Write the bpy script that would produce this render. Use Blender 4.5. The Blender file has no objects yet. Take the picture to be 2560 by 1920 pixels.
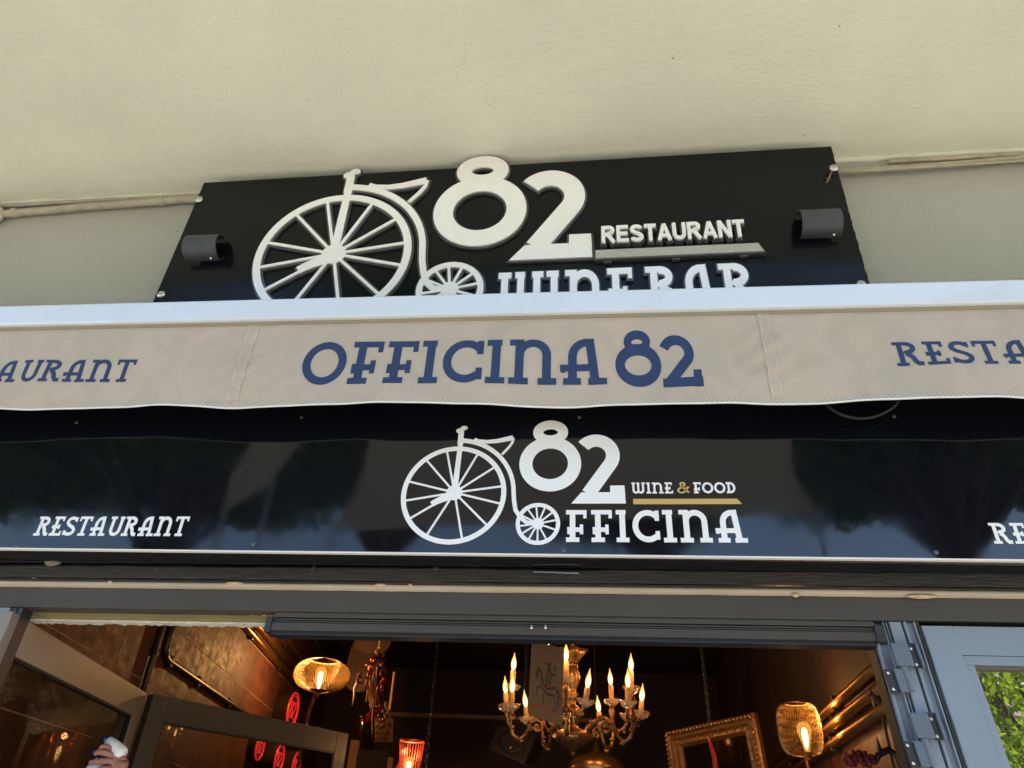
import bpy, bmesh, math, random
from mathutils import Vector, Matrix
random.seed(7)
R = math.radians
sc = bpy.context.scene
col = sc.collection

# ------------------------------------------------------------------ camera
F, CX, CY = 1780.0, 1280.0, 960.0            # focal length and centre in photograph pixels
CAM = Vector((0.0, -2.2, 1.6))
RX = Vector((0.99387488, -0.02010541, -0.10866691))     # rows: world axes in (right, down, forward)
RY = Vector((0.10169631, 0.55122800, 0.82813378))
RZ = Vector((0.04325027, -0.83411238, 0.54989631))
right = Vector((RX.x, RY.x, RZ.x)); down = Vector((RX.y, RY.y, RZ.y)); fwd = Vector((RX.z, RY.z, RZ.z))
cd = bpy.data.cameras.new('camera'); cam = bpy.data.objects.new('camera', cd); col.objects.link(cam)
cd.sensor_fit = 'HORIZONTAL'; cd.sensor_width = 36.0; cd.lens = 36.0 * F / 2560.0
cd.clip_start = 0.05; cd.clip_end = 2000
m3 = Matrix((right, -down, -fwd)).transposed()
cam.matrix_world = Matrix.Translation(CAM) @ m3.to_4x4()
sc.camera = cam

# ------------------------------------------------------------------ sky, sun, exposure
SUN_EL, SUN_AZ = R(47), R(100)               # azimuth measured clockwise from +Y (the sun stands to the right)
w = bpy.data.worlds.new('World'); sc.world = w; w.use_nodes = True
nt = w.node_tree; nt.nodes.clear()
sky = nt.nodes.new('ShaderNodeTexSky'); sky.sky_type = 'NISHITA'; sky.sun_disc = False
sky.sun_elevation = SUN_EL; sky.sun_rotation = SUN_AZ; sky.air_density = 1.0; sky.dust_density = 0.6; sky.ozone_density = 1.2
bg = nt.nodes.new('ShaderNodeBackground'); bg.inputs['Strength'].default_value = 0.15
wo = nt.nodes.new('ShaderNodeOutputWorld')
nt.links.new(sky.outputs[0], bg.inputs[0]); nt.links.new(bg.outputs[0], wo.inputs[0])
sd = bpy.data.lights.new('sun', 'SUN'); sd.energy = 4.0; sd.angle = R(0.5); sd.color = (1.0, 0.94, 0.84)
sun = bpy.data.objects.new('sun', sd); col.objects.link(sun)
to_sun = Vector((math.sin(SUN_AZ) * math.cos(SUN_EL), math.cos(SUN_AZ) * math.cos(SUN_EL), math.sin(SUN_EL)))
sun.rotation_euler = to_sun.to_track_quat('Z', 'Y').to_euler()
sc.view_settings.view_transform = 'Standard'; sc.view_settings.look = 'None'
sc.view_settings.exposure = 1.70; sc.view_settings.gamma = 1.0
sc.view_settings.use_curve_mapping = False
sc.render.engine = 'CYCLES'
sc.cycles.use_denoising = True
sc.cycles.max_bounces = 10; sc.cycles.diffuse_bounces = 5; sc.cycles.glossy_bounces = 5
sc.cycles.transparent_max_bounces = 16; sc.cycles.sample_clamp_indirect = 6.0
sc.cycles.caustics_reflective = False; sc.cycles.caustics_refractive = False

# ------------------------------------------------------------------ pixel -> point
def ray(px, py):
    a, b = px - CX, py - CY
    return right * a + down * b + fwd * F
def at(px, py, y=0.0):
    d = ray(px, py); return CAM + d * ((y - CAM.y) / d.y)
def onplane(px, py, p0, n):
    d = ray(px, py); n = Vector(n); return CAM + d * (n.dot(Vector(p0) - CAM) / n.dot(d))

# ------------------------------------------------------------------ materials
MATS = {}
def mat(name, base, rough=0.5, metal=0.0, var=0.0, vscale=6.0, bump=0.0, bscale=60.0, stretch=(1, 1, 1), coat=0.0,
        emit=None, estr=0.0, rvar=0.0, spec=0.5, dark=None, dscale=3.0, damt=0.0, trans=0.0, bdist=0.01, sheen=0.0):
    if name in MATS: return MATS[name]
    m = bpy.data.materials.new(name); m.use_nodes = True; n = m.node_tree; N = n.nodes; L = n.links
    p = N['Principled BSDF']
    p.inputs['Base Color'].default_value = (*base, 1); p.inputs['Roughness'].default_value = rough
    p.inputs['Metallic'].default_value = metal; p.inputs['Coat Weight'].default_value = coat
    p.inputs['Specular IOR Level'].default_value = spec
    if sheen: p.inputs['Sheen Weight'].default_value = sheen
    if emit: p.inputs['Emission Color'].default_value = (*emit, 1); p.inputs['Emission Strength'].default_value = estr
    if trans: p.inputs['Transmission Weight'].default_value = trans
    tc = N.new('ShaderNodeTexCoord'); mp = N.new('ShaderNodeMapping'); mp.inputs['Scale'].default_value = stretch
    L.new(tc.outputs['Object'], mp.inputs['Vector'])
    cur = None
    if var:
        t = N.new('ShaderNodeTexNoise'); t.inputs['Scale'].default_value = vscale; t.inputs['Detail'].default_value = 6; t.inputs['Roughness'].default_value = 0.6
        L.new(mp.outputs[0], t.inputs['Vector'])
        r = N.new('ShaderNodeValToRGB'); r.color_ramp.elements[0].position = 0.3; r.color_ramp.elements[1].position = 0.7
        r.color_ramp.elements[0].color = (*[max(0, c * (1 - var)) for c in base], 1)
        r.color_ramp.elements[1].color = (*[min(1, c * (1 + var)) for c in base], 1)
        L.new(t.outputs['Fac'], r.inputs[0]); cur = r.outputs[0]
    if dark and damt:
        t2 = N.new('ShaderNodeTexNoise'); t2.inputs['Scale'].default_value = dscale; t2.inputs['Detail'].default_value = 9; t2.inputs['Roughness'].default_value = 0.7
        L.new(mp.outputs[0], t2.inputs['Vector'])
        r2 = N.new('ShaderNodeValToRGB'); r2.color_ramp.elements[0].position = 1 - damt; r2.color_ramp.elements[1].position = min(1, 1 - damt + 0.12)
        L.new(t2.outputs['Fac'], r2.inputs[0])
        mx = N.new('ShaderNodeMix'); mx.data_type = 'RGBA'
        L.new(r2.outputs[0], mx.inputs[0])
        if cur: L.new(cur, mx.inputs[6])
        else: mx.inputs[6].default_value = (*base, 1)
        mx.inputs[7].default_value = (*dark, 1); cur = mx.outputs[2]
    if cur: L.new(cur, p.inputs['Base Color'])
    if rvar:
        t3 = N.new('ShaderNodeTexNoise'); t3.inputs['Scale'].default_value = vscale * 2.3; t3.inputs['Detail'].default_value = 8
        L.new(mp.outputs[0], t3.inputs['Vector'])
        mr = N.new('ShaderNodeMapRange'); mr.inputs[1].default_value = 0.3; mr.inputs[2].default_value = 0.7
        mr.inputs[3].default_value = max(0.02, rough - rvar); mr.inputs[4].default_value = min(1, rough + rvar)
        L.new(t3.outputs['Fac'], mr.inputs[0]); L.new(mr.outputs[0], p.inputs['Roughness'])
    if bump:
        t4 = N.new('ShaderNodeTexNoise'); t4.inputs['Scale'].default_value = bscale; t4.inputs['Detail'].default_value = 5; t4.inputs['Roughness'].default_value = 0.55
        L.new(mp.outputs[0], t4.inputs['Vector'])
        b = N.new('ShaderNodeBump'); b.inputs['Strength'].default_value = bump; b.inputs['Distance'].default_value = bdist
        L.new(t4.outputs['Fac'], b.inputs['Height']); L.new(b.outputs[0], p.inputs['Normal'])
    MATS[name] = m; return m

def glass_mat(name, tint, refl, rough=0.0):
    m = bpy.data.materials.new(name); m.use_nodes = True; n = m.node_tree; N = n.nodes; L = n.links
    for x in list(N):
        if x.type == 'BSDF_PRINCIPLED': N.remove(x)
    out = [x for x in N if x.type == 'OUTPUT_MATERIAL'][0]
    t = N.new('ShaderNodeBsdfTransparent'); t.inputs[0].default_value = (*tint, 1)
    g = N.new('ShaderNodeBsdfGlossy'); g.inputs[0].default_value = (1, 1, 1, 1); g.inputs['Roughness'].default_value = rough
    mx = N.new('ShaderNodeMixShader')
    fr = N.new('ShaderNodeFresnel'); fr.inputs['IOR'].default_value = 1.5
    ad = N.new('ShaderNodeMath'); ad.operation = 'MAXIMUM'; ad.inputs[1].default_value = refl; ad.use_clamp = True
    L.new(fr.outputs[0], ad.inputs[0]); L.new(ad.outputs[0], mx.inputs[0])
    L.new(t.outputs[0], mx.inputs[1]); L.new(g.outputs[0], mx.inputs[2]); L.new(mx.outputs[0], out.inputs[0])
    MATS[name] = m; return m

def glow_shell(name, colr, estr, op):
    m = bpy.data.materials.new(name); m.use_nodes = True; n = m.node_tree; N = n.nodes; L = n.links
    for x in list(N):
        if x.type == 'BSDF_PRINCIPLED': N.remove(x)
    out = [x for x in N if x.type == 'OUTPUT_MATERIAL'][0]
    t = N.new('ShaderNodeBsdfTransparent'); e = N.new('ShaderNodeEmission')
    e.inputs[0].default_value = (*colr, 1); e.inputs[1].default_value = estr
    mx = N.new('ShaderNodeMixShader'); mx.inputs[0].default_value = op
    L.new(t.outputs[0], mx.inputs[1]); L.new(e.outputs[0], mx.inputs[2]); L.new(mx.outputs[0], out.inputs[0])
    MATS[name] = m; return m

def plaster_mat(name, base, stretch):
    m = mat(name, base, 0.92, var=0.06, vscale=1.3, dark=tuple(c * 0.72 for c in base), dscale=9, damt=0.28, spec=0.25)
    n = m.node_tree; N = n.nodes; L = n.links; p = N['Principled BSDF']
    tc = N.new('ShaderNodeTexCoord'); mp = N.new('ShaderNodeMapping'); mp.inputs['Scale'].default_value = stretch
    L.new(tc.outputs['Object'], mp.inputs['Vector'])
    a = N.new('ShaderNodeTexNoise'); a.inputs['Scale'].default_value = 34; a.inputs['Detail'].default_value = 6; a.inputs['Roughness'].default_value = 0.62
    b = N.new('ShaderNodeTexNoise'); b.inputs['Scale'].default_value = 2.2; b.inputs['Detail'].default_value = 3
    c = N.new('ShaderNodeTexVoronoi'); c.inputs['Scale'].default_value = 95
    for t in (a, b, c): L.new(mp.outputs[0], t.inputs['Vector'])
    s1 = N.new('ShaderNodeMath'); s1.operation = 'MULTIPLY_ADD'; L.new(b.outputs['Fac'], s1.inputs[0]); s1.inputs[1].default_value = 2.6; L.new(a.outputs['Fac'], s1.inputs[2])
    s2 = N.new('ShaderNodeMath'); s2.operation = 'MULTIPLY_ADD'; L.new(c.outputs['Distance'], s2.inputs[0]); s2.inputs[1].default_value = 0.35; L.new(s1.outputs[0], s2.inputs[2])
    bu = N.new('ShaderNodeBump'); bu.inputs['Strength'].default_value = 0.55; bu.inputs['Distance'].default_value = 0.007
    L.new(s2.outputs[0], bu.inputs['Height']); L.new(bu.outputs[0], p.inputs['Normal'])
    # fine dark specks and hairline smudges
    sp = N.new('ShaderNodeTexVoronoi'); sp.inputs['Scale'].default_value = 5.0; L.new(tc.outputs['Object'], sp.inputs['Vector'])
    lt = N.new('ShaderNodeMath'); lt.operation = 'LESS_THAN'; lt.inputs[1].default_value = 0.022; L.new(sp.outputs['Distance'], lt.inputs[0])
    old = p.inputs['Base Color'].links[0].from_socket
    mx = N.new('ShaderNodeMix'); mx.data_type = 'RGBA'; L.new(lt.outputs[0], mx.inputs[0]); L.new(old, mx.inputs[6]); mx.inputs[7].default_value = (*[q * 0.5 for q in base], 1)
    # smudges: small dark flecks gathered in patches, and a few hairline cracks
    pa = N.new('ShaderNodeTexNoise'); pa.inputs['Scale'].default_value = 1.1; pa.inputs['Detail'].default_value = 2; L.new(tc.outputs['Object'], pa.inputs['Vector'])
    fl = N.new('ShaderNodeTexNoise'); fl.inputs['Scale'].default_value = 55; fl.inputs['Detail'].default_value = 6; fl.inputs['Roughness'].default_value = .75; L.new(tc.outputs['Object'], fl.inputs['Vector'])
    ra = N.new('ShaderNodeValToRGB'); ra.color_ramp.elements[0].position = .56; ra.color_ramp.elements[1].position = .70; L.new(pa.outputs['Fac'], ra.inputs[0])
    rf = N.new('ShaderNodeValToRGB'); rf.color_ramp.elements[0].position = .60; rf.color_ramp.elements[1].position = .70; L.new(fl.outputs['Fac'], rf.inputs[0])
    mu = N.new('ShaderNodeMath'); mu.operation = 'MULTIPLY'; L.new(ra.outputs[0], mu.inputs[0]); L.new(rf.outputs[0], mu.inputs[1])
    dw = N.new('ShaderNodeTexNoise'); dw.inputs['Scale'].default_value = 3; dw.inputs['Detail'].default_value = 5; L.new(tc.outputs['Object'], dw.inputs['Vector'])
    vm = N.new('ShaderNodeVectorMath'); vm.operation = 'MULTIPLY_ADD'; L.new(dw.outputs['Color'], vm.inputs[0]); vm.inputs[1].default_value = (.5, .5, .5); L.new(tc.outputs['Object'], vm.inputs[2])
    ck = N.new('ShaderNodeTexVoronoi'); ck.feature = 'DISTANCE_TO_EDGE'; ck.inputs['Scale'].default_value = .55; L.new(vm.outputs[0], ck.inputs['Vector'])
    cl = N.new('ShaderNodeMath'); cl.operation = 'LESS_THAN'; cl.inputs[1].default_value = .0009; L.new(ck.outputs['Distance'], cl.inputs[0])
    cm = N.new('ShaderNodeMath'); cm.operation = 'MULTIPLY'; L.new(cl.outputs[0], cm.inputs[0]); L.new(ra.outputs[0], cm.inputs[1])
    sm = N.new('ShaderNodeMath'); sm.operation = 'MAXIMUM'; L.new(mu.outputs[0], sm.inputs[0]); L.new(cm.outputs[0], sm.inputs[1])
    sc_ = N.new('ShaderNodeMath'); sc_.operation = 'MULTIPLY'; sc_.inputs[1].default_value = .55; L.new(sm.outputs[0], sc_.inputs[0])
    m2 = N.new('ShaderNodeMix'); m2.data_type = 'RGBA'; L.new(sc_.outputs[0], m2.inputs[0]); L.new(mx.outputs[2], m2.inputs[6]); m2.inputs[7].default_value = (*[q * .45 for q in base], 1)
    L.new(m2.outputs[2], p.inputs['Base Color'])
    return m

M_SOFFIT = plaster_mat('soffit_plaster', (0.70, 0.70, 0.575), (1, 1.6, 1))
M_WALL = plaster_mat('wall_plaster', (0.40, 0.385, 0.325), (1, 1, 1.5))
M_CONDUIT = mat('painted_conduit', (0.42, 0.38, 0.28), 0.7, var=0.18, vscale=14, dark=(0.16, 0.13, 0.09), dscale=18, damt=0.42, bump=0.5, bscale=40)
M_BLACK = mat('sign_black', (0.0045, 0.0055, 0.007), 0.16, spec=.22, rvar=0.05, vscale=3, dark=(0.04, 0.045, 0.05), dscale=40, damt=0.235)
M_NAVY = mat('fascia_gloss_black', (0.0035, 0.0042, 0.007), 0.055, rvar=0.03, vscale=4, dark=(0.03, 0.033, 0.04), dscale=34, damt=0.235, bump=0.012, bscale=2.2, bdist=0.02, spec=.62)
M_WHITE = mat('letter_satin_silver', (0.96, 0.96, 0.95), 0.28, metal=.30, var=0.02, vscale=20, coat=0.3)
M_VINYL = mat('vinyl_white', (0.78, 0.77, 0.75), 0.22, var=0.02, vscale=20)
M_ACRYL = mat('clear_acrylic_edge', (0.055, 0.056, 0.055), 0.15, var=0.2, vscale=30, coat=0.4)
M_SILVER = mat('brushed_silver', (0.52, 0.52, 0.46), 0.42, metal=0.55, var=0.12, vscale=60, bump=0.1, bscale=200)
M_GOLD = mat('vinyl_gold', (0.52, 0.34, 0.10), 0.35, var=0.05, vscale=30)
M_STEEL = mat('bolt_steel', (0.62, 0.62, 0.60), 0.28, metal=1.0, var=0.1, vscale=40)
M_LAMP = mat('lamp_grey_paint', (0.05, 0.053, 0.058), 0.5, var=0.2, vscale=18, bump=0.12, bscale=120, dark=(0.22, 0.21, 0.2), dscale=30, damt=0.24)
M_BAR = mat('awning_bar_white', (0.62, 0.66, 0.70), 0.14, var=0.03, vscale=4, coat=0.8, rvar=0.06, dark=(.45, .45, .43), dscale=14, damt=.30)
M_CLOTH = mat('awning_cloth', (0.50, 0.415, 0.335), 0.95, bump=0.6, bscale=6, sheen=0.2, dark=(0.33, 0.265, 0.20), dscale=7, damt=0.36, bdist=0.02, stretch=(1, 1, 1.8))
def mottle(m, c1, c2, scale):
    N = m.node_tree.nodes; L = m.node_tree.links; mx = [x for x in N if x.type == 'MIX'][0]
    tc = N.new('ShaderNodeTexCoord'); t = N.new('ShaderNodeTexNoise'); t.inputs['Scale'].default_value = scale; t.inputs['Detail'].default_value = 7; t.inputs['Distortion'].default_value = 1.2
    L.new(tc.outputs['Object'], t.inputs['Vector']); r = N.new('ShaderNodeValToRGB'); r.color_ramp.elements[0].position = .36; r.color_ramp.elements[1].position = .64
    r.color_ramp.elements[0].color = (*c1, 1); r.color_ramp.elements[1].color = (*c2, 1); L.new(t.outputs['Fac'], r.inputs[0]); L.new(r.outputs[0], mx.inputs[6])
mottle(M_CLOTH, (.47, .382, .305), (.41, .352, .275), 5.5)
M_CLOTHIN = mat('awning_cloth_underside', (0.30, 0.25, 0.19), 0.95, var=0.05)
M_BLUE = mat('valance_blue_print', (0.015, 0.037, 0.105), 0.8, var=0.12, vscale=25, bump=0.2, bscale=300)
M_THREAD = mat('white_thread', (0.72, 0.70, 0.66), 0.8)
M_ANTH = mat('anthracite_aluminium', (0.066, 0.060, 0.056), 0.5, spec=.25, var=0.08, vscale=3, bump=0.04, bscale=300, rvar=0.08, dark=(0.16, 0.155, 0.15), dscale=24, damt=0.27, stretch=(1, 3, 3))
M_BLUEGREY = mat('bluegrey_aluminium', (0.21, 0.25, 0.31), 0.38, var=0.05, vscale=3, bump=0.03, bscale=300)
M_DARKALU = mat('dark_profile', (0.02, 0.021, 0.024), 0.4, var=0.2, vscale=12)
M_BEAM = mat('weathered_beam', (0.030, 0.027, 0.025), 0.75, var=0.35, vscale=10, stretch=(1, 8, 8), dark=(0.24, 0.21, 0.18), dscale=7, damt=0.36, bump=0.5, bscale=18)
M_STRIP = mat('dirty_cream_strip', (0.42, 0.35, 0.27), 0.75, var=0.12, vscale=6, dark=(0.2, 0.13, 0.07), dscale=9, damt=0.33, bump=0.3, bscale=30)
M_OLIVE = mat('olive_plaster', (0.22, 0.19, 0.085), 0.9, var=0.1, vscale=12)
M_RAWPL = mat('raw_plaster_edge', (0.62, 0.58, 0.52), 0.95, var=0.15, vscale=20, bump=0.6, bscale=50)
M_FOAM = mat('foam_beige', (0.55, 0.40, 0.25), 0.9, var=0.2, vscale=40, bump=0.6, bscale=90)
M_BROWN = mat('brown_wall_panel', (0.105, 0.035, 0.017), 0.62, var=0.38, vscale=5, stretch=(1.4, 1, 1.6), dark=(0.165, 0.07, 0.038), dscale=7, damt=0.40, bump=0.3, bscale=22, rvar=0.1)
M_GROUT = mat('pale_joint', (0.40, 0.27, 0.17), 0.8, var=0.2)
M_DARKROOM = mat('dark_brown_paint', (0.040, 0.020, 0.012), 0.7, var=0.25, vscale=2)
M_BRASSPIPE = mat('brass_pipe', (0.42, 0.22, 0.085), 0.32, metal=0.9, var=0.2, vscale=15)
M_BLACKPIPE = mat('black_pipe', (0.012, 0.011, 0.011), 0.38, var=0.2, vscale=12)
M_GILT = mat('gilt_bronze', (0.36, 0.185, 0.07), 0.33, metal=0.85, var=0.3, vscale=30, dark=(0.08, 0.035, 0.012), dscale=40, damt=0.48, bump=0.3, bscale=60)
M_GILTD = mat('dark_bronze', (0.17, 0.075, 0.028), 0.35, metal=0.8, var=0.3, vscale=30, bump=0.2, bscale=60)
M_CANDLE = mat('candle_sleeve', (0.62, 0.34, 0.13), 0.6, var=0.1, vscale=40)
M_CRYSTAL = None
M_GFRAME = mat('gilt_frame', (0.17, 0.085, 0.03), 0.4, metal=0.5, var=0.3, vscale=40, bump=0.3, bscale=70)
M_MIRROR = mat('dark_mirror', (0.05, 0.035, 0.025), 0.06, metal=0.9)
M_RED = mat('red_gloss', (0.27, 0.008, 0.012), 0.25, var=0.15, vscale=20)
M_REDCLOTH = mat('red_cloth', (0.11, 0.005, 0.009), 0.8, var=0.2, vscale=12)
M_HORN = mat('black_horn', (0.018, 0.016, 0.015), 0.2, var=0.5, vscale=9, coat=0.4)
M_STRAW = mat('straw', (0.42, 0.24, 0.085), 0.75, var=0.25, vscale=30)
M_CORK = mat('cork', (0.38, 0.22, 0.12), 0.8, var=0.2, vscale=40)
M_WOOD = mat('wood_board', (0.030, 0.014, 0.008), 0.6, spec=.2, var=0.3, vscale=6, stretch=(6, 6, 1))
M_WOODL = mat('light_wood', (0.38, 0.19, 0.065), 0.5, var=0.2, vscale=8, stretch=(6, 6, 1))
M_SPEAKER = mat('speaker_black', (0.012, 0.011, 0.011), 0.5, var=0.2)
M_CARD = mat('aged_card', (0.17, 0.088, 0.036), 0.7, var=0.15, vscale=9, dark=(0.12, 0.075, 0.04), dscale=6, damt=0.38)
M_CARDINK = mat('card_ink', (0.045, 0.02, 0.016), 0.7)
M_CARDRED = mat('card_red', (0.32, 0.035, 0.02), 0.7)
M_WIRE = mat('gold_wire', (0.26, 0.145, 0.045), 0.45, metal=0.5)
M_REDWIRE = mat('red_wire', (0.45, 0.05, 0.03), 0.4, metal=0.3)
M_NEON = mat('red_neon', (0.6, 0.02, 0.02), 0.4, emit=(1.0, 0.035, 0.03), estr=0.13)
M_SKIN = mat('skin', (0.38, 0.17, 0.12), 0.55, var=0.25, vscale=30, bump=0.4, bscale=110, spec=0.35)
M_SHIRT = mat('grey_shirt', (0.12, 0.125, 0.14), 0.9, var=0.1)
M_HAIR = mat('grey_hair', (0.25, 0.24, 0.23), 0.7, var=0.25, vscale=60, bump=0.6, bscale=80)
M_PLASTW = mat('white_plastic', (0.80, 0.80, 0.78), 0.3)
M_PLASTB = mat('navy_plastic', (0.012, 0.016, 0.10), 0.35)
M_BOTTLE = mat('pale_blue_bottle', (0.62, 0.70, 0.80), 0.25)
M_RUBBER = mat('black_rubber', (0.008, 0.008, 0.009), 0.6)
M_GLASS = glass_mat('window_glass', (0.93, 0.95, 0.94), 0.04)
M_CRYSTAL = mat('cut_glass_dish', (0.55, 0.40, 0.25), 0.10, spec=.8, coat=.5)
M_CRYSTAL.node_tree.nodes['Principled BSDF'].inputs['Alpha'].default_value = .38
M_GLASSR = glass_mat('reflective_glass', (0.62, 0.66, 0.64), 0.48)
M_BULBSHELL = glow_shell('bulb_glass_glow', (1.0, 0.48, 0.09), 0.8, 0.5)
M_EDSHELL = glow_shell('amber_bulb_glass', (1.0, 0.42, 0.07), 0.55, 0.35)
M_CORE = mat('bulb_core', (1, 0.8, 0.5), 0.5, emit=(1.0, 0.58, 0.20), estr=6.0)
M_FIL = mat('edison_filament', (1, 0.8, 0.5), 0.5, emit=(1.0, 0.56, 0.17), estr=9.0)
M_PAVE = mat('street_paving', (0.44, 0.41, 0.345), 0.85, var=0.12, vscale=1.2, bump=0.3, bscale=20)
M_LEAF = mat('leaf', (0.085, 0.16, 0.022), 0.5, var=0.5, vscale=2.5)
def leafmat(m, amt, tint):
    N = m.node_tree.nodes; L = m.node_tree.links; p = N['Principled BSDF']; out = [x for x in N if x.type == 'OUTPUT_MATERIAL'][0]
    t = N.new('ShaderNodeBsdfTranslucent'); t.inputs[0].default_value = (*tint, 1); mx = N.new('ShaderNodeMixShader'); mx.inputs[0].default_value = amt
    L.new(p.outputs[0], mx.inputs[1]); L.new(t.outputs[0], mx.inputs[2]); L.new(mx.outputs[0], out.inputs[0])
leafmat(M_LEAF, .35, (.10, .19, .02))
M_LEAF2 = mat('bright_leaf', (0.16, 0.24, 0.035), 0.4, var=0.6, vscale=9)
leafmat(M_LEAF2, .5, (.30, .42, .04))
M_BARK = mat('bark', (0.11, 0.08, 0.055), 0.9, var=0.3, vscale=8, bump=0.8, bscale=14)
M_HOUSE = mat('house_render', (0.62, 0.56, 0.45), 0.9, var=0.06)
M_ROOF = mat('roof_tile', (0.24, 0.17, 0.13), 0.85, var=0.2)
M_SHUTTER = mat('green_shutter', (0.05, 0.10, 0.07), 0.6)
M_FLOOR = mat('floor_dark', (0.06, 0.04, 0.03), 0.5, var=0.3)

# ------------------------------------------------------------------ mesh helpers
class MB:
    def __init__(s): s.v = []; s.f = []
    def add(s, vs, fs):
        b = len(s.v); s.v += [tuple(q) for q in vs]; s.f += [tuple(i + b for i in f) for f in fs]; return s
    def box(s, x0, x1, y0, y1, z0, z1):
        vs = [(x0, y0, z0), (x1, y0, z0), (x1, y1, z0), (x0, y1, z0), (x0, y0, z1), (x1, y0, z1), (x1, y1, z1), (x0, y1, z1)]
        return s.add(vs, [(0, 3, 2, 1), (4, 5, 6, 7), (0, 1, 5, 4), (1, 2, 6, 5), (2, 3, 7, 6), (3, 0, 4, 7)])
    def obox(s, o, ax, ay, az):
        o, ax, ay, az = map(Vector, (o, ax, ay, az))
        vs = [o, o + ax, o + ax + ay, o + ay, o + az, o + ax + az, o + ax + ay + az, o + ay + az]
        return s.add(vs, [(0, 3, 2, 1), (4, 5, 6, 7), (0, 1, 5, 4), (1, 2, 6, 5), (2, 3, 7, 6), (3, 0, 4, 7)])
    def tube(s, pts, r, n=8, closed=False, caps=True):
        pts = [Vector(p) for p in pts]; k = len(pts)
        rs = r if isinstance(r, (list, tuple)) else [r] * k
        vs = []; up = None
        for i, p in enumerate(pts):
            if closed: t = pts[(i + 1) % k] - pts[i - 1]
            else: t = pts[min(i + 1, k - 1)] - pts[max(i - 1, 0)]
            t = t.normalized() if t.length > 1e-9 else Vector((0, 0, 1))
            if up is None: up = t.orthogonal().normalized()
            up = (up - t * up.dot(t)); up = up.normalized() if up.length > 1e-6 else t.orthogonal().normalized()
            b = t.cross(up)
            for j in range(n):
                a = 2 * math.pi * j / n; vs.append(p + (up * math.cos(a) + b * math.sin(a)) * rs[i])
        fs = []
        for i in range(k if closed else k - 1):
            i2 = (i + 1) % k
            for j in range(n):
                j2 = (j + 1) % n; fs.append((i * n + j, i * n + j2, i2 * n + j2, i2 * n + j))
        if caps and not closed: fs.append(tuple(range(n - 1, -1, -1))); fs.append(tuple((k - 1) * n + j for j in range(n)))
        return s.add(vs, fs)
    def lathe(s, c, prof, n=16, axis=(0, 0, 1), flute=0, fa=0.0):
        c = Vector(c); ax = Vector(axis).normalized(); e1 = ax.orthogonal().normalized(); e2 = ax.cross(e1)
        vs = []; k = len(prof)
        for (r, h) in prof:
            for j in range(n):
                a = 2 * math.pi * j / n; rr = r * (1 + fa * math.cos(flute * a)) if flute else r
                vs.append(c + ax * h + (e1 * math.cos(a) + e2 * math.sin(a)) * rr)
        fs = []
        for i in range(k - 1):
            for j in range(n):
                j2 = (j + 1) % n; fs.append((i * n + j, i * n + j2, (i + 1) * n + j2, (i + 1) * n + j))
        if prof[0][0] > 1e-6: fs.append(tuple(range(n - 1, -1, -1)))
        if prof[-1][0] > 1e-6: fs.append(tuple((k - 1) * n + j for j in range(n)))
        return s.add(vs, fs)
    def sphere(s, c, r, n=10, m=6, sc=(1, 1, 1)):
        c = Vector(c); vs = []; fs = []
        for i in range(m + 1):
            th = math.pi * i / m
            for j in range(n):
                a = 2 * math.pi * j / n
                vs.append((c.x + r * sc[0] * math.sin(th) * math.cos(a), c.y + r * sc[1] * math.sin(th) * math.sin(a), c.z + r * sc[2] * math.cos(th)))
        for i in range(m):
            for j in range(n):
                j2 = (j + 1) % n; fs.append((i * n + j, (i + 1) * n + j, (i + 1) * n + j2, i * n + j2))
        return s.add(vs, fs)
    def build(s, name, m, parent=None, bevel=0.0, smooth=False, seg=2):
        me = bpy.data.meshes.new(name); me.from_pydata(s.v, [], s.f); me.materials.append(m)
        bm = bmesh.new(); bm.from_mesh(me)
        bmesh.ops.remove_doubles(bm, verts=bm.verts, dist=1e-6)
        bmesh.ops.recalc_face_normals(bm, faces=bm.faces)
        if bevel:
            bmesh.ops.bevel(bm, geom=bm.edges[:], offset=bevel, segments=seg, affect='EDGES', profile=0.6, clamp_overlap=True)
        bm.to_mesh(me); bm.free()
        if smooth:
            for p in me.polygons: p.use_smooth = True
        o = bpy.data.objects.new(name, me); col.objects.link(o)
        if parent:
            o.parent = parent
            o.matrix_parent_inverse = Matrix.Translation(-root_loc(parent))
        return o
LOC = {}
def root_loc(o):
    return Vector(o.location) if o.parent is None else Vector((0, 0, 0))   # a part's own world matrix is the identity
def tag(o, label, cat, group=None):
    o['label'] = label; o['category'] = cat
    if group: o['group'] = group
    return o
def thing(name, loc, label, cat, group=None):
    o = bpy.data.objects.new(name, None); col.objects.link(o); o.location = loc; o.empty_display_size = 0.1
    return tag(o, label, cat, group)
def struct(o): o['kind'] = 'structure'; return o
def copy_tree(o, parent=None):
    c = o.copy(); col.objects.link(c)
    if parent: c.parent = parent
    for ch in list(o.children): copy_tree(ch, c)
    return c

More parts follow.
